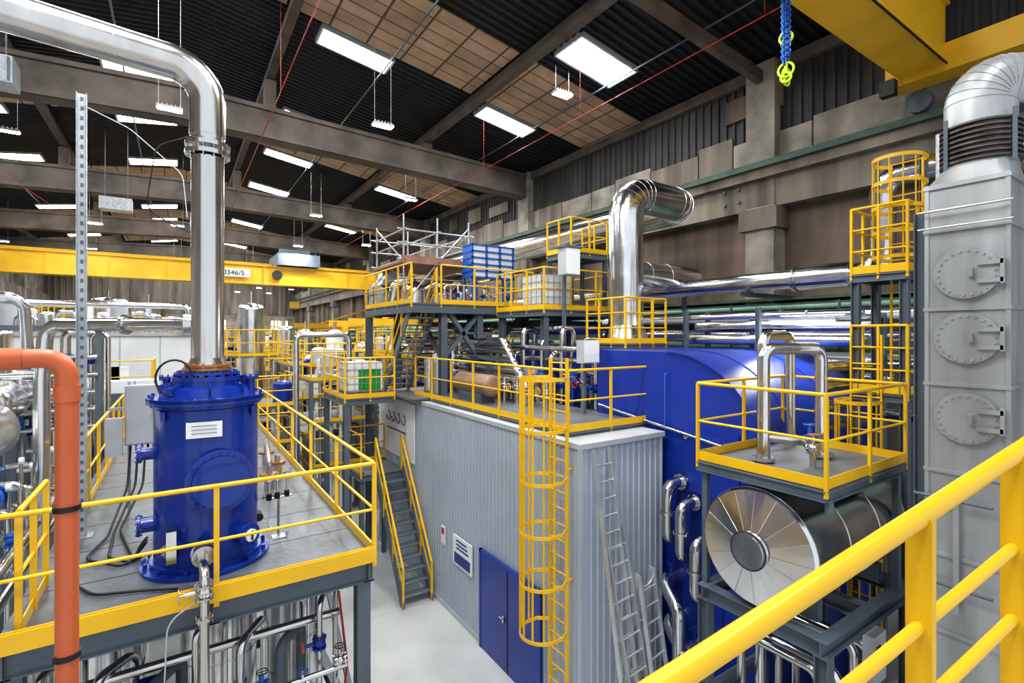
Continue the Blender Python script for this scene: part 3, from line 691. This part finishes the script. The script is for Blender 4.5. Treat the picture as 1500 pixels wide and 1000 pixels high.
for i in range(6): b.box(7.47, 9.03, 13.40, 13.47, 1.75+i*.2, 1.80+i*.2, BLUL); b.box(7.45, 7.5, 13.4, 14, 1.75+i*.2, 1.80+i*.2, BLUL)
for x in (7.52, 8.96):
    for y in (13.45, 13.95): b.beam((x, y, uz), (x, y, 1.8), .06, .06, BLUL)
b.done()
for (x, y, r, h) in ((6.2, 14.9, .40, .9), (7.1, 14.8, .38, .65), (7.9, 14.9, .4, .8)):
    b = B('domed_separator_vessel'); b.cyl((x, y, uz), (x, y, uz+h*.5), r, ALU, seg=32, caps=False); b.dome((x, y, uz+h*.5), (0,0,1), r, r*.9, ALU); b.cyl((x, y, uz+h*.5), (x, y, uz+h*.5+.03), r+.01, STL, seg=32)
    b.duct([(x, y+.1, uz+h*.5+.1), (x, y+.1, uz+h*.6+.45), (x-.5, y+.3, uz+h*.6+.15), (x-.6, y+.35, uz)], .14, ALU, .25, .6, 16); b.done()
b = B('platform_small_pipework')
for i in range(6):
    x = 6.6+i*.45; b.pipe([(x, 13.5, uz), (x, 13.5, uz+.55+.1*(i % 3)), (x+.25, 13.6, uz+.55+.1*(i % 3)), (x+.25, 13.6, uz)], .04, [STL, ALU, BLUL][i % 3], .1); b.valve((x, 13.5, uz+.3), (0,0,1), .045, [STL, BLU][i % 2], RED)
b.done()
b = B('sheet_metal_chute')
for k in range(2):
    y = 15.9+.55*k; b.beam((5.55, y, uz+.02), (5.55, y, uz+.7), .4, .4, GALV); b.beam((5.55, y, uz+.6), (5.95, y, uz+1.15), .4, .36, GALV); b.box(5.32, 5.78, y-.22, y+.22, uz+.4, uz+.44, ALU)
b.done()

b = B('enclosure_roof_pipework')
for i in range(6):
    zz = -1.2+.24*i; y = 14.4+.3*i
    b.pipe([(6.3, y, zz-.2), (7.2+.08*i, y, zz-.2), (7.2+.08*i, 9.9+.35*i, zz-.2), (7.2+.08*i, 9.9+.35*i, dz)], .09+.02*(i % 3), [ALU, STL, ALU][i % 3], .25, 16)
b.cyl((6.6, 10.8, -1.3), (6.6, 12.4, -1.3), .28, TAN, seg=28); b.dome((6.6, 10.8, -1.3), (0,-1,0), .28, .12, TAN); b.box(6.4, 6.8, 11, 12.2, dz, -1.5, FRM)
for i in range(4): b.valve((7.1, 9.2+i*.6, -1.3), (0,0,1), .07, STL, YEL); b.cyl((7.1, 9.2+i*.6, dz), (7.1, 9.2+i*.6, -1.1), .06, STL)
b.pipe([(6.4, 14.5, .2), (8.9, 14.5, .2), (8.9, 11.2, .2), (10.5, 11.2, .2)], .20, ALU, .4, 20)
for i in range(5):
    x = 6.1+.35*i; y = 13.5+.2*i; b.cyl((x, y, dz), (x, y, -.7+.12*i), .14, [ALU, WHT, BLU, ALU, STL][i], seg=18); b.dome((x, y, -.7+.12*i), (0,0,1), .14, .08, ALU)
b.done()
b = B('boiler_side_valve_train')
b.box(7.85, 8.78, 8.4, 12.5, FL, -1.9, FRM)
for i in range(9):
    y = 8.6+.42*i; zt = [-.5, -.15, -.8, .15][i % 4]; r = [.06, .09, .05][i % 3]
    b.pipe([(8.1, y, -1.9), (8.1, y, zt), (8.5, y, zt), (8.5, y+.2, -1.9)], r, [ALU, STL, BLU, STL][i % 4], .16, 14)
    b.valve((8.1, y, -1.25+.1*(i % 3)), (0,0,1), .08, [BLU, STL, BLUL][i % 3], [BLUL, RED, YEL][i % 3])
for k in range(3): b.pipe([(8.0+.2*k, 8.5, -.35-.3*k), (8.0+.2*k, 12.4, -.35-.3*k)], .07, [ALU, STL, ALU][k], seg=14)
b.box(8.0, 8.3, 10.9, 11.4, -1.9, -.9, FRML); b.cyl((8.3, 12.0, -1.9), (8.3, 12.0, -.6), .22, BLU, seg=20)
b.done()

# ------------------------------------------------------------------ boiler
b = B('blue_steam_boiler')
qy, qz, R = 6.4, -2.34, 2.0; N = 28; yb = 8.35
arc = [(qy-R*math.sin(math.pi/2*i/N), qz+R*math.cos(math.pi/2*i/N)) for i in range(N+1)]
prof = [(yb, FL+.1), (yb, qz+R)]+arc+[(qy-R, FL+.1)]
x0, x1 = 7.9, 12.0; K = len(prof)
b.add([(x0, *p) for p in prof], [tuple(range(K))], BLU2); b.add([(x1, *p) for p in prof], [tuple(range(K))[::-1]], BLU2)
b.add([(x0, *p) for p in arc]+[(x1, *p) for p in arc], [(i, N+1+i, N+2+i, i+1) for i in range(N)], BLU2, True)
b.add([(x0, yb, qz+R), (x1, yb, qz+R), (x1, qy, qz+R), (x0, qy, qz+R)], [(0,1,2,3)], BLU2)
b.add([(x0, yb, qz+R), (x1, yb, qz+R), (x1, yb, FL+.1), (x0, yb, FL+.1)], [(0,3,2,1)], BLU2)
b.add([(x0, qy-R, qz), (x1, qy-R, qz), (x1, qy-R, FL+.1), (x0, qy-R, FL+.1)], [(0,1,2,3)], BLU2)
b.box(8.85, 12, yb, 12.5, FL, -.345, BLU2)
for xx in (7.89, 8.9, 10.5):
    for p, q in zip(arc, arc[1:]): b.beam((xx, *p), (xx, *q), .05, .03, BLU2)
b.box(7.85, 12, 4.35, 8.3, FL, FL+.15, FRM)
for (y0, y1, z0, z1) in ((5.2, 6.2, -5.6, -3.6), (4.9, 6.0, -2.9, -1.7)):
    b.box(7.87, 7.9, y0, y1, z0, z1, BLU2)
    for zz in (z0+.2, z1-.2): b.box(7.84, 7.88, y0-.02, y0+.08, zz, zz+.1, BLU2); b.cyl((7.84, y1-.05, zz), (7.88, y1-.05, zz), .04, FRML, seg=8)
b.pipe([(7.88, 6.4, -.75), (7.82, 6.4, -.75), (7.82, 6.4, -2.0), (7.9, 6.4, -2.0)], .015, BLUL, .05, 8)
b.cyl((7.8, 5.0, -1.95), (7.8, 8.2, -1.55), .03, STL, seg=8)
b.done()
b = B('boiler_face_pipework')
for i, (y, z0, z1) in enumerate(((6.05, -2.75, -3.75), (5.75, -3.05, -4.0), (5.45, -3.6, -4.6))):
    b.pipe([(7.9, y, z0), (7.45, y, z0), (7.45, y, z1), (7.88, y, z1)], .10, STL, .17, 18); b.flange((7.82, y, z0), (1,0,0), .15, .03, STL, 8); b.flange((7.45, y, (z0+z1)/2), (0,0,1), .14, .04, STL, 8)
for i, (y, z0) in enumerate(((6.1, -4.5), (6.0, -5.2), (5.6, -5.5))):
    b.pipe([(7.9, y, z0), (7.4, y, z0), (7.2, y-.5, z0-.3), (7.2, y-.5, FL)], .11, ALU, .2, 18); b.valve((7.65, y, z0), (1,0,0), .07, BLU, BLU)
b.done()

b = B('insulated_flue_duct')
b.lathe((9.7, 9.2, -.20), (0,0,1), [(.58, 0), (.58, .1), (.43, .5)], ALU, 32)
b.duct([(9.7, 9.2, .25), (9.7, 9.2, 3.68), (12.2, 9.2, 3.68), (12.2, 19, 3.62)], .45, ALU, .66, .95)
b.pipe([(12.2, 19, 3.62), (12.2, 30, 3.62)], .44, ALU)
b.done()
b = B('insulated_exhaust_duct'); b.duct([(10.3, 9.9, 1.7), (12.0, 9.9, 1.7), (13.3, 9.9, 1.7)], .40, ALU, .6, .8); b.cyl((10.1, 9.9, 1.7), (10.32, 9.9, 1.7), .34, STL, seg=28); b.cyl((10.8, 9.9, -.34), (10.8, 9.9, 1.4), .07, FRM); b.cyl((13.0, 9.9, FL), (13.0, 9.9, 1.4), .07, FRM); b.done()
b = B('riser_base_platform'); b.deck(8.9, 10.35, 8.45, 9.8, -.20, t=.1); b.rail([(8.9, 9.8), (8.9, 8.45), (10.35, 8.45), (10.35, 9.8)], -.20, 1.1, .5, mids=2); b.done()

b = B('insulated_wall_header')
b.duct([(12.5, 20, 1.35), (12.5, 4.5, 1.35), (12.5, 4.5, 3.35), (12.5, 2.6, 3.35), (14.0, 2.6, 3.35)], .24, ALU, .42, 1.0, 24)
b.cyl((12.5, 5.1, 1.35), (12.5, 6.2, 1.35), .29, ALU, seg=28); b.cyl((12.5, 6.25, 1.35), (12.5, 6.32, 1.35), .31, STL, seg=28)
for y in (7.5, 12, 16.5):
    b.hbeam((12.1, y, 1.05), (15.2, y, 1.05), .1, .12, FRM)
b.done()
b = B('green_wall_pipes')
for z, x, r in ((.48, 14.2, .12), (.05, 14.3, .09), (.78, 14.45, .08), (-.35, 14.2, .11)): b.pipe([(x, -2, z), (x, 50, z)], r, GRN, seg=14)
for y in range(0, 50, 3): b.beam((14.0, y, -.48), (15.2, y, -.48), .06, .06, FRM); b.beam((14.05, y, -.48), (14.05, y, .9), .05, .05, FRM)
b.done()

b = B('pipe_rack')
for (x, y) in ((12.2, 4.4), (12.2, 7.2), (13.6, 4.4), (13.6, 7.2), (13.6, 12), (12.2, 12.8)): b.hbeam((x, y, FL), (x, y, .45), .14, .14, FRM)
for y in (4.4, 7.2, 12.4):
    for zz in (-1.3, -.75, -.2, .3): b.hbeam((12.1, y, zz), (13.7, y, zz), .08, .1, FRM)
for k, zz in enumerate((-1.15, -.6, -.04, .42)):
    for j in range(4):
        r = [.14, .09, .11, .07][(j+k) % 4]; b.pipe([(12.3+j*.36, 3.6+.2*j, zz+r-.1), (12.3+j*.36, 12.9, zz+r-.1)], r, [ALU, STL, ALU, FRML][(j*2+k) % 4], seg=16)
b.done()
b = B('horizontal_header_pipes')
for k, (x, z, r) in enumerate(((11.3, .20, .13), (11.0, -.12, .12), (11.4, .45, .08), (10.8, .42, .07))):
    b.duct([(x, 4.2, z), (x, 8.2, z)], r, ALU, .2, .8, 18)
for y in (4.3, 6.2, 8.1):
    z0 = FL if y < 4.35 else -.33
    b.hbeam((10.7, y, z0), (10.7, y, .6), .1, .1, FRM); b.hbeam((11.6, y, z0), (11.6, y, .6), .1, .1, FRM)
for k in range(4): b.duct([(10.9+.22*k, 3.9-.1*k, -.5-.35*k), (10.9+.22*k, 4.36, -.5-.35*k)], .12, ALU, .2, .8, 16); b.pipe([(9.2, 4.75-.0*k-.55, -.55-.35*k), (11.0+.2*k, 4.2, -.55-.35*k)], .10, [ALU, STL][k % 2], seg=16)
b.hbeam((9.25, 4.2, FL), (9.25, 4.2, -.4), .1, .1, FRM)
b.done()
b = B('batten_lamp'); b.box(10.5, 10.6, 4.6, 5.8, .22, .28, LED); b.box(10.48, 10.62, 4.55, 5.85, .28, .33, FRML); b.beam((10.55, 5.2, .33), (10.75, 5.2, .5), .03, .03, FRML); b.done()

# ------------------------------------------------------------------ right platform and tank
pz = -1.81
b = B('tank_access_platform')
b.deck(6.35, 8.7, 2.85, 4.6, pz, t=.13); b.rail([(6.35, 2.85), (8.7, 2.85), (8.7, 4.6), (6.35, 4.6), (6.35, 2.85)], pz, 1.1, 1.2, mids=1)
b.done()
b = B('horizontal_insulated_tank')
ty, tz, tr = 3.70, -2.80, .77
b.cyl((6.35, ty, tz), (9.0, ty, tz), tr, ALU, seg=64, caps=False)
for x in (6.36, 7.2, 8.1, 8.95): b.cyl((x, ty, tz), (x+.03, ty, tz), tr+.008, ALU, seg=64)
b.lathe((6.35, ty, tz), (-1,0,0), [(tr, 0), (tr*.97, .05)], ALU, 64)
seg = 16
for i in range(seg):
    a0 = 2*math.pi*i/seg; a1 = 2*math.pi*(i+1)/seg
    b.add([(6.30, ty+tr*.97*math.cos(a0), tz+tr*.97*math.sin(a0)), (6.30, ty+tr*.97*math.cos((a0+a1)/2), tz+tr*.97*math.sin((a0+a1)/2)), (6.30, ty+tr*.97*math.cos(a1), tz+tr*.97*math.sin(a1)), (6.20, ty+.24*math.cos(a1), tz+.24*math.sin(a1)), (6.20, ty+.24*math.cos(a0), tz+.24*math.sin(a0))], [(0,1,2,3,4)], ALU)
    b.beam((6.198, ty+.25*math.cos(a0), tz+.25*math.sin(a0)), (6.298, ty+tr*.965*math.cos(a0), tz+tr*.965*math.sin(a0)), .008, .008, STL)
b.cyl((6.14, ty, tz), (6.24, ty, tz), .24, ALU, seg=32); b.cyl((6.13, ty, tz), (6.14, ty, tz), .20, ALU, seg=32)
b.ring((6.14, ty, tz), (1,0,0), .24, .010, BLK, 28)
b.dome((9.0, ty, tz), (1,0,0), tr, .25, ALU)
b.done()
b = B('tank_support_frame')
fz = -3.72
for y in (2.9, 4.5): b.hbeam((6.3, y, fz), (9.0, y, fz), .16, .2, FRM)
for x in (6.4, 7.7, 8.9): b.hbeam((x, 2.9, fz), (x, 4.5, fz), .16, .19, FRM)
for x in (6.4, 8.9):
    for y in (2.9, 4.5): b.hbeam((x, y, FL), (x, y, fz-.1), .16, .16, FRM)
for x in (6.75, 8.55): b.box(x-.06, x+.06, 3.1, 4.3, fz+.1, -3.35, FRM)
b.box(8.5, 8.62, 2.87, 2.95, fz, pz-.17, FRM); b.box(8.5, 8.62, 4.5, 4.58, fz, pz-.17, FRM); b.box(6.42, 6.5, 4.5, 4.58, fz, pz-.17, FRM)
b.cyl((6.42, 2.85, pz-.17), (6.42, 2.85, pz-.30), .05, FRM, seg=12)
b.beam((6.4, 2.9, -5.2), (8.9, 2.9, -5.2), .12, .12, FRM); b.beam((6.4, 4.5, -5.2), (8.9, 4.5, -5.2), .12, .12, FRM); b.beam((6.4, 2.9, -5.2), (6.4, 4.5, -5.2), .12, .12, FRM)
b.done()
b = B('platform_loop_pipes')
b.pipe([(6.95, 3.95, pz), (6.95, 3.95, -.20), (7.45, 3.75, -.20), (7.9, 3.62, -.20), (7.9, 3.62, pz)], .085, ALU, .17, 20)
b.pipe([(7.55, 4.3, pz), (7.55, 4.3, -.02), (8.35, 4.3, -.02), (8.35, 4.3, pz)], .085, ALU, .17, 20)
b.pipe([(6.95, 3.95, -1.45), (7.35, 3.6, -1.5), (7.85, 3.55, -1.5)], .07, STL, .12, 16)
b.valve((7.45, 3.56, -1.5), (1, 0, 0), .06, BLUL, BLUL); b.flange((6.95, 3.95, pz+.05), (0,0,1), .15, .04, ALU, 8); b.flange((7.9, 3.62, pz+.05), (0,0,1), .16, .04, ALU, 8)
b.valve((7.2, 3.4, -1.55), (0, 1, 0), .05, STL, ORG); b.cyl((7.2, 3.4, pz), (7.2, 3.4, -1.5), .04, STL)
b.done()
b = B('under_tank_pump_skid')
b.box(6.6, 8.7, 3.05, 4.35, FL, FL+.25, FRM)
for i in range(4):
    x = 6.8+i*.5; b.cyl((x, 3.3, FL+.5), (x, 4.0, FL+.5), .17, BLU, seg=20); b.pipe([(x, 3.3, FL+.5), (x, 3.15, FL+.5), (x, 3.15, -4.3-.2*(i % 2)), (x, 4.2, -4.3-.2*(i % 2)), (x, 4.2, FL+.2)], .06+.02*(i % 2), [STL, ALU][i % 2], .14); b.valve((x, 3.15, -5.2), (0,0,1), .06, BLUL, ORG)
b.box(8.2, 8.6, 3.05, 3.2, -5.0, -4.3, WHT); b.box(8.28, 8.4, 3.04, 3.05, -4.65, -4.45, BLK); b.box(7.6, 8.0, 3.05, 3.2, -5.6, -4.9, BLK)
b.beam((8.4, 3.2, FL), (8.4, 3.2, -4.4), .05, .05, FRM); b.beam((7.8, 3.2, FL), (7.8, 3.2, -5.0), .05, .05, FRM)
b.done()

b = B('low_level_walkway'); b.deck(8.7, 12.0, .6, 2.3, -4.9); b.rail([(12, 2.3), (8.7, 2.3), (8.7, .6)], -4.9, 1.1, .9)
for (x, y) in ((8.8, 2.2), (11.9, 2.2), (11.9, .7), (8.8, .7)): b.hbeam((x, y, FL), (x, y, -5.1), .14, .14, FRM)
b.done()
b = B('yellow_guard_rail'); b.rail([(6.2, 1.0), (6.2, 2.5), (7.2, 2.5)], FL, 1.1, .7); b.done()

# ladder tower on right
b = B('caged_ladder_tower')
for (x, y) in ((9.75, 3.2), (10.55, 3.2), (9.75, 3.9), (10.55, 3.9)): b.hbeam((x, y, FL), (x, y, .9), .12, .12, FRM)
for (x, y) in ((10.55, 3.2), (10.55, 3.9)): b.hbeam((x, y, 1.05), (x, y, 3.1), .1, .1, FRM)
for zz in (-.95, 1.05):
    b.deck(9.7, 10.6, 3.15, 3.95, zz, t=.12); b.rail([(10.6, 3.95), (9.7, 3.95), (9.7, 3.15), (10.6, 3.15)], zz, 1.1, .45, mids=2)
b.ladder((10.5, 3.42), (-1, .0), -.9, 3.0, 1.3, 2.95, R=.36, dz=.4); b.ladder((9.68, 3.72), (-1, 0), FL, -.0, -4.5, -1.1, R=.3)
b.done()
b = B('vertical_services_riser'); b.pipe([(9.0, 2.75, FL), (9.0, 2.75, .6), (9.8, 2.75, 1.0), (11.5, 2.75, 1.0)], .08, FRML, .2, 16); b.pipe([(9.2, 2.6, FL), (9.2, 2.6, 1.1), (9.2, 2.6, 2.9)], .05, GALV)
b.done()

# ------------------------------------------------------------------ tall rectangular duct
b = B('vertical_rectangular_duct')
x0, x1, y0, y1 = 7.5, 8.45, 1.53, 2.24
b.box(x0, x1, y0, y1, -4.6, 1.78, TOWER)
for zz in (1.72, 1.2, .28, -.60, -1.62, -2.6, -3.5): b.box(x0-.03, x1+.03, y0-.03, y1+.03, zz, zz+.04, TOWER)
for yy in (y0, y1): b.box(x0-.02, x0+.02, yy-.02, yy+.02, -4.6, 1.78, TOWER)
n = 32; ccx, ccy = 7.95, 1.87
vs = []; 
for i in range(n):
    a = 2*math.pi*i/n; c, s_ = math.cos(a), math.sin(a); k = 1/max(abs(c), abs(s_)); vs.append((ccx+c*k*.45, ccy+s_*k*.35, 1.78))
for i in range(n):
    a = 2*math.pi*i/n; vs.append((ccx+.33*math.cos(a), ccy+.33*math.sin(a), 2.02))
b.add(vs, [(i, (i+1) % n, n+(i+1) % n, n+i) for i in range(n)], TOWER, True)
for i in range(8): b.cyl((ccx, ccy, 2.02+i*.06), (ccx, ccy, 2.042+i*.06), .37, RUST, seg=36); b.cyl((ccx, ccy, 2.03+i*.06), (ccx, ccy, 2.09+i*.06), .325, RUST, seg=36)
for a in (2.5, 4.2, .3): b.beam((ccx+.39*math.cos(a), ccy+.39*math.sin(a), 1.95), (ccx+.39*math.cos(a), ccy+.39*math.sin(a), 2.55), .02, .04, FRM)
b.duct([(ccx, ccy, 2.48), (ccx, ccy, 2.95), (8.9, .9, 2.95), (10.5, -.8, 2.95)], .33, TOWER, .50, 1.0)
for zz in (.70, -.04, -.95):
    c = V((x0, 1.87, zz)); b.cyl(c, c-V((.04, 0, 0)), .27, TOWER, seg=40); b.flange(c-V((.05, 0, 0)), (1,0,0), .29, .025, TOWER, 22, GALV)
    b.beam(c+V((-.09, -.1, .1)), c+V((-.09, -.32, .1)), .03, .05, TOWER); b.beam(c+V((-.09, -.1, -.1)), c+V((-.09, -.32, -.1)), .03, .05, TOWER)
    b.beam(c+V((-.08, -.31, -.14)), c+V((-.08, -.31, .16)), .05, .03, TOWER); b.box(x0-.12, x0-.05, 1.8, 1.84, zz-.05, zz+.05, TOWER)
b.cyl((x0-.1, y0-.06, 1.45), (x0-.1, y1+.06, 1.45), .015, STL, seg=8); b.cyl((x0-.1, y0-.06, 1.25), (x0-.1, y1+.06, 1.25), .012, STL, seg=8)
b.beam((x0-.08, 1.95, -1.7), (x0-.08, 1.95, -3.2), .03, .05, TOWER); b.hbeam((x0+.2, y1+.12, FL), (x0+.2, y1+.12, 1.5), .12, .12, FRM)
for zz in (-1.9, -2.9): b.cyl((x0-.1, y0+.1, zz), (x0-.1, y1+.1, zz), .02, FRM, seg=8)
b.box(x0-.1, x1+.1, y0-.1, y1+.1, -4.75, -4.6, FRM)
for x in (x0, x1):
    for y in (y0, y1): b.hbeam((x, y, FL), (x, y, -4.75), .12, .12, FRM)
b.done()

# ------------------------------------------------------------------ near railing
b = B('foreground_stair_railing')
A = V((.696, .533, -.56)); Bv = V((1.896, .37, -.319)); D = Bv-A
P = lambda s: A+D*s
def rr(off, s0, s1, r): b.sweep([P(s0)+V((0,0,off)), P((s0+s1)/2)+V((0,0,off)), P(s1)+V((0,0,off))], r, YEL, 20)
rr(0, -.6, 2.2, .022); rr(-.25, -.6, 2.2, .014); rr(-.44, -.6, 2.2, .014)
for s in (-.45, .6, .985, 1.6, 2.2):
    p = P(s); b.beam(p-V((0,0,.75)), p, .026, .05, YEL)
b.beam(P(-.6)-V((0,0,.72)), P(2.2)-V((0,0,.72)), .012, .16, YEL)
b.beam(P(-.6)-V((0,0,.95)), P(2.2)-V((0,0,.95)), .08, .25, FRM)
b.done()

# ------------------------------------------------------------------ background plant
b = B('white_office_cabin'); b.box(-8.5, .6, 25, 31, FL, -.05, WHT); b.box(-8.6, .7, 24.9, 31.1, -.05, .08, FRML)
for i in range(7): b.box(-8.4+i*1.3, -8.37+i*1.3, 24.97, 25, FL, -.05, FRML)
for i in range(3): b.box(-7.9+i*2.6, -6.5+i*2.6, 24.95, 25, -5.6, -3.2, FRM)
b.box(-8.5, .6, 24.96, 25, -1.95, -1.85, FRML); b.box(.2, .35, 24.5, 25, .08, .5, BLU)
b.done()
b = B('cabin_roof_equipment')
for i in range(7):
    x = -7.8+1.15*i; b.cyl((x, 27, .08), (x, 27, .8+.3*(i % 3)), .3, [ALU, WHT, FRML][i % 3], seg=18); b.dome((x, 27, .8+.3*(i % 3)), (0,0,1), .3, .12, ALU)
    b.pipe([(x+.45, 26, .08), (x+.45, 26, .7+.2*(i % 2)), (x+1.0, 26, .7+.2*(i % 2)), (x+1.0, 26, .08)], .08, [STL, ALU][i % 2], .2)
b.pipe([(-8, 25.6, 1.2), (.4, 25.6, 1.2), (.4, 25.6, .08)], .12, ALU, .25); b.cyl((-7.9, 25.6, .08), (-7.9, 25.6, 1.1), .06, FRM)
b.done()
def vtank(x, y, r, z1, plats=(), m=ALU):
    b = B('stainless_storage_tank'); b.cyl((x, y, FL), (x, y, z1-.3), r, m, seg=28, caps=False); b.dome((x, y, z1-.3), (0,0,1), r, .3, m)
    for k in range(6): zz = FL+1+k*(z1-FL-1.3)/6; b.cyl((x, y, zz), (x, y, zz+.04), r+.01, m, seg=28)
    for zz in plats:
        b.cyl((x, y, zz-.08), (x, y, zz), r+.6, FRM, seg=16)
        pts = [(x+(r+.58)*math.cos(i*math.pi/6), y+(r+.58)*math.sin(i*math.pi/6)) for i in range(13)]; b.rail(pts, zz, 1.1, 1.0)
    b.cyl((x, y, z1-.1), (x, y, z1+.5), .1, STL); b.done()
vtank(2.7, 24.7, .55, 1.4, (-.9, -3)); vtank(-9, 21, 1.0, 1.5, (), FRML); vtank(-6.6, 21.5, .8, 1.0); vtank(-11.5, 23, 1.1, 1.9, (), FRML); vtank(-9.8, 36, 1.2, 2.2)
vtank(-4.6, 20.6, .55, .3); vtank(-7.2, 18.6, .6, .6, (), FRML); vtank(-1.5, 38.5, .9, 2.0); vtank(-4, 44.8, 1.1, 2.6)
vtank(5.6, 34.5, .7, .6, (-1.5,)); vtank(7.2, 36, .5, .4); vtank(9.7, 30.5, .8, -.4); vtank(12.3, 27, .7, -.1); vtank(1.5, 36.2, .8, .9, (), WHT); vtank(8.0, 31.5, .5, .3, (), WHT)
rnd = random.Random(11)
def skid(x, y, w, l, h):
    b = B('process_skid')
    for i in (0, 1):
        for j in (0, 1): b.hbeam((x+i*w, y+j*l, FL), (x+i*w, y+j*l, FL+h), .14, .14, FRM)
    lv = [h*.38, h*.7, h]
    for q in lv:
        z = FL+q; b.box(x, x+w, y, y+l, z-.1, z, GRAT); b.rail([(x, y+l), (x, y), (x+w, y), (x+w, y+l)], z, 1.05, 1.2)
    for k in range(14):
        xx = x+rnd.uniform(.1, w-.1); zz = FL+rnd.uniform(.8, h+.5); r = rnd.uniform(.04, .14); yy = y+rnd.uniform(.15, l*.6); m = rnd.choice([ALU, STL, WHT, ALU, FRML, WHT, BLU])
        x2 = x+rnd.uniform(.1, w-.1)
        if abs(x2-xx) < .3: x2 = xx+.4 if xx < x+w/2 else xx-.4
        b.pipe([(xx, yy, FL), (xx, yy, zz), (x2, yy, zz), (x2, yy, FL+.3)], r, m, r*2, 10)
    for k in range(6):
        xx = x+rnd.uniform(.4, w-.4); zz = FL+rnd.choice(lv); yy = y+.6+.5*(k % 2); r = rnd.uniform(.2, .4)
        mm = rnd.choice([BLU, ALU, WHT, STL, WHT, FRML])
        b.cyl((xx, yy, zz), (xx, yy, zz+.7), r, mm, seg=16); b.dome((xx, yy, zz+.7), (0,0,1), r, r*.4, mm)
    for k in range(2):
        xx = x+rnd.uniform(.2, w-.6); zz = FL+rnd.choice(lv); b.box(xx, xx+.45, y+.08, y+.3, zz, zz+.85, rnd.choice([WHT, FRML]))
    b.done()
for (x, y, w, l, h) in ((1.0, 19.3, 2.6, 2.5, 4.4), (4.1, 19.5, 2.4, 3, 5.2), (7.2, 19, 3, 3.4, 6.0), (10.6, 19, 2.8, 4, 6.2), (-3.5, 20.5, 2.8, 2.5, 5.0), (4.6, 26, 3, 4, 5.4), (1, 29, 3, 4, 5), (8.3, 25, 2.6, 3, 6), (-3.4, 33.5, 3, 3, 6.8), (-8.5, 33, 3, 3, 7.4), (3.5, 38, 4, 4, 6), (9, 38, 4, 4, 6.2), (-7, 40, 4, 4, 7.5), (-1.5, 47, 4, 4, 7), (5, 48, 4, 4, 6.6), (10, 50, 3.5, 4, 6.4), (2.5, 60, 5, 4, 6.6), (-9, 54, 5, 4, 7.5), (8.5, 62, 4, 4, 6)):
    skid(x, y, w, l, h)
for y, x0 in ((29.2, 8.2), (34.5, 8.4), (44, 8)):
    b = B('wall_jib_crane'); b.box(x0, 14.6, y-.12, y+.12, .55, .95, YELD); b.beam((x0+2, y, .95), (14.5, y, 2.4), .12, .12, YELD); b.box(14.3, 14.6, y-.2, y+.2, -.3, 2.6, YELD)
    b.box(x0+.8, x0+1.2, y-.2, y+.2, .1, .55, YELD); b.cyl((x0+1, y, -1.2), (x0+1, y, .2), .02, BLK, seg=6)
    for k in range(4): b.cyl((x0+.5+k*1.5, y, .6), (x0+.5+k*1.5, y, -.9+.2*k), .03, YEL, seg=6)
    b.done()
b = B('corridor_crossover_pipe'); b.pipe([(3.2, 17.4, FL), (3.2, 17.4, -.0), (4.9, 17.4, -.0), (4.9, 17.4, FL)], .09, ALU, .2, 14); b.done()
b = B('heating_unit'); b.box(-5.2, -3.6, 18.2, 19.0, 6.6, 7.3, GALV)
for i in range(8): b.box(-5.1+i*.2, -5.05+i*.2, 18.17, 18.2, 6.65, 7.25, FRM)
for xx in (-5.0, -3.8): b.cyl((xx, 18.6, 7.3), (xx, 18.6, roofz(xx)), .02, FRM, seg=6)
b.done()
b = B('heating_unit'); b.box(-3.2, -1.9, 31.5, 32.3, 6.2, 6.8, GALV); b.cyl((-3, 32, 6.8), (-3, 32, roofz(-3)), .02, FRM, seg=6); b.cyl((-2.1, 32, 6.8), (-2.1, 32, roofz(-2.1)), .02, FRM, seg=6); b.done()

# ------------------------------------------------------------------ light
w = bpy.data.worlds.new('World'); bpy.context.scene.world = w; w.use_nodes = True
w.node_tree.nodes['Background'].inputs['Color'].default_value = (.88, .93, 1.0, 1); w.node_tree.nodes['Background'].inputs['Strength'].default_value = 1.0
def area(n, loc, sx, sy, e, col=(1, .99, .97), rot=(0,0,0)):
    l = bpy.data.lights.new(n, 'AREA'); l.shape = 'RECTANGLE'; l.size = sx; l.size_y = sy; l.energy = e; l.color = col
    o = bpy.data.objects.new(n, l); o.location = (loc[0], loc[1], loc[2]+HZ); o.rotation_euler = rot; bpy.context.scene.collection.objects.link(o)
for i, (x, y) in enumerate(((5.7, 16.3), (10, 24.4), (-.2, 18.6), (6.8, 31), (1.5, 47.5), (5.5, 5.0), (0, 5), (7.5, 40), (-5, 36))):
    area('high_bay_light_%d' % i, (x, y, 6.9 if i != 7 else 6.5), .6, .3, 300)

# ------------------------------------------------------------------ camera
cam = bpy.data.cameras.new('camera'); co = bpy.data.objects.new('camera', cam); bpy.context.scene.collection.objects.link(co)
co.location = (0, 0, HZ); co.rotation_euler = (math.pi/2, 0, -math.atan2(.5552, .8317)); cam.lens = 17.616; cam.sensor_width = 36; cam.shift_y = -10/1500; cam.clip_start = .05; cam.clip_end = 300
bpy.context.scene.camera = co
vs = bpy.context.scene.view_settings
vs.view_transform = 'Standard'
try: vs.look = 'Medium High Contrast'
except Exception: vs.look = 'None'
vs.exposure = .05
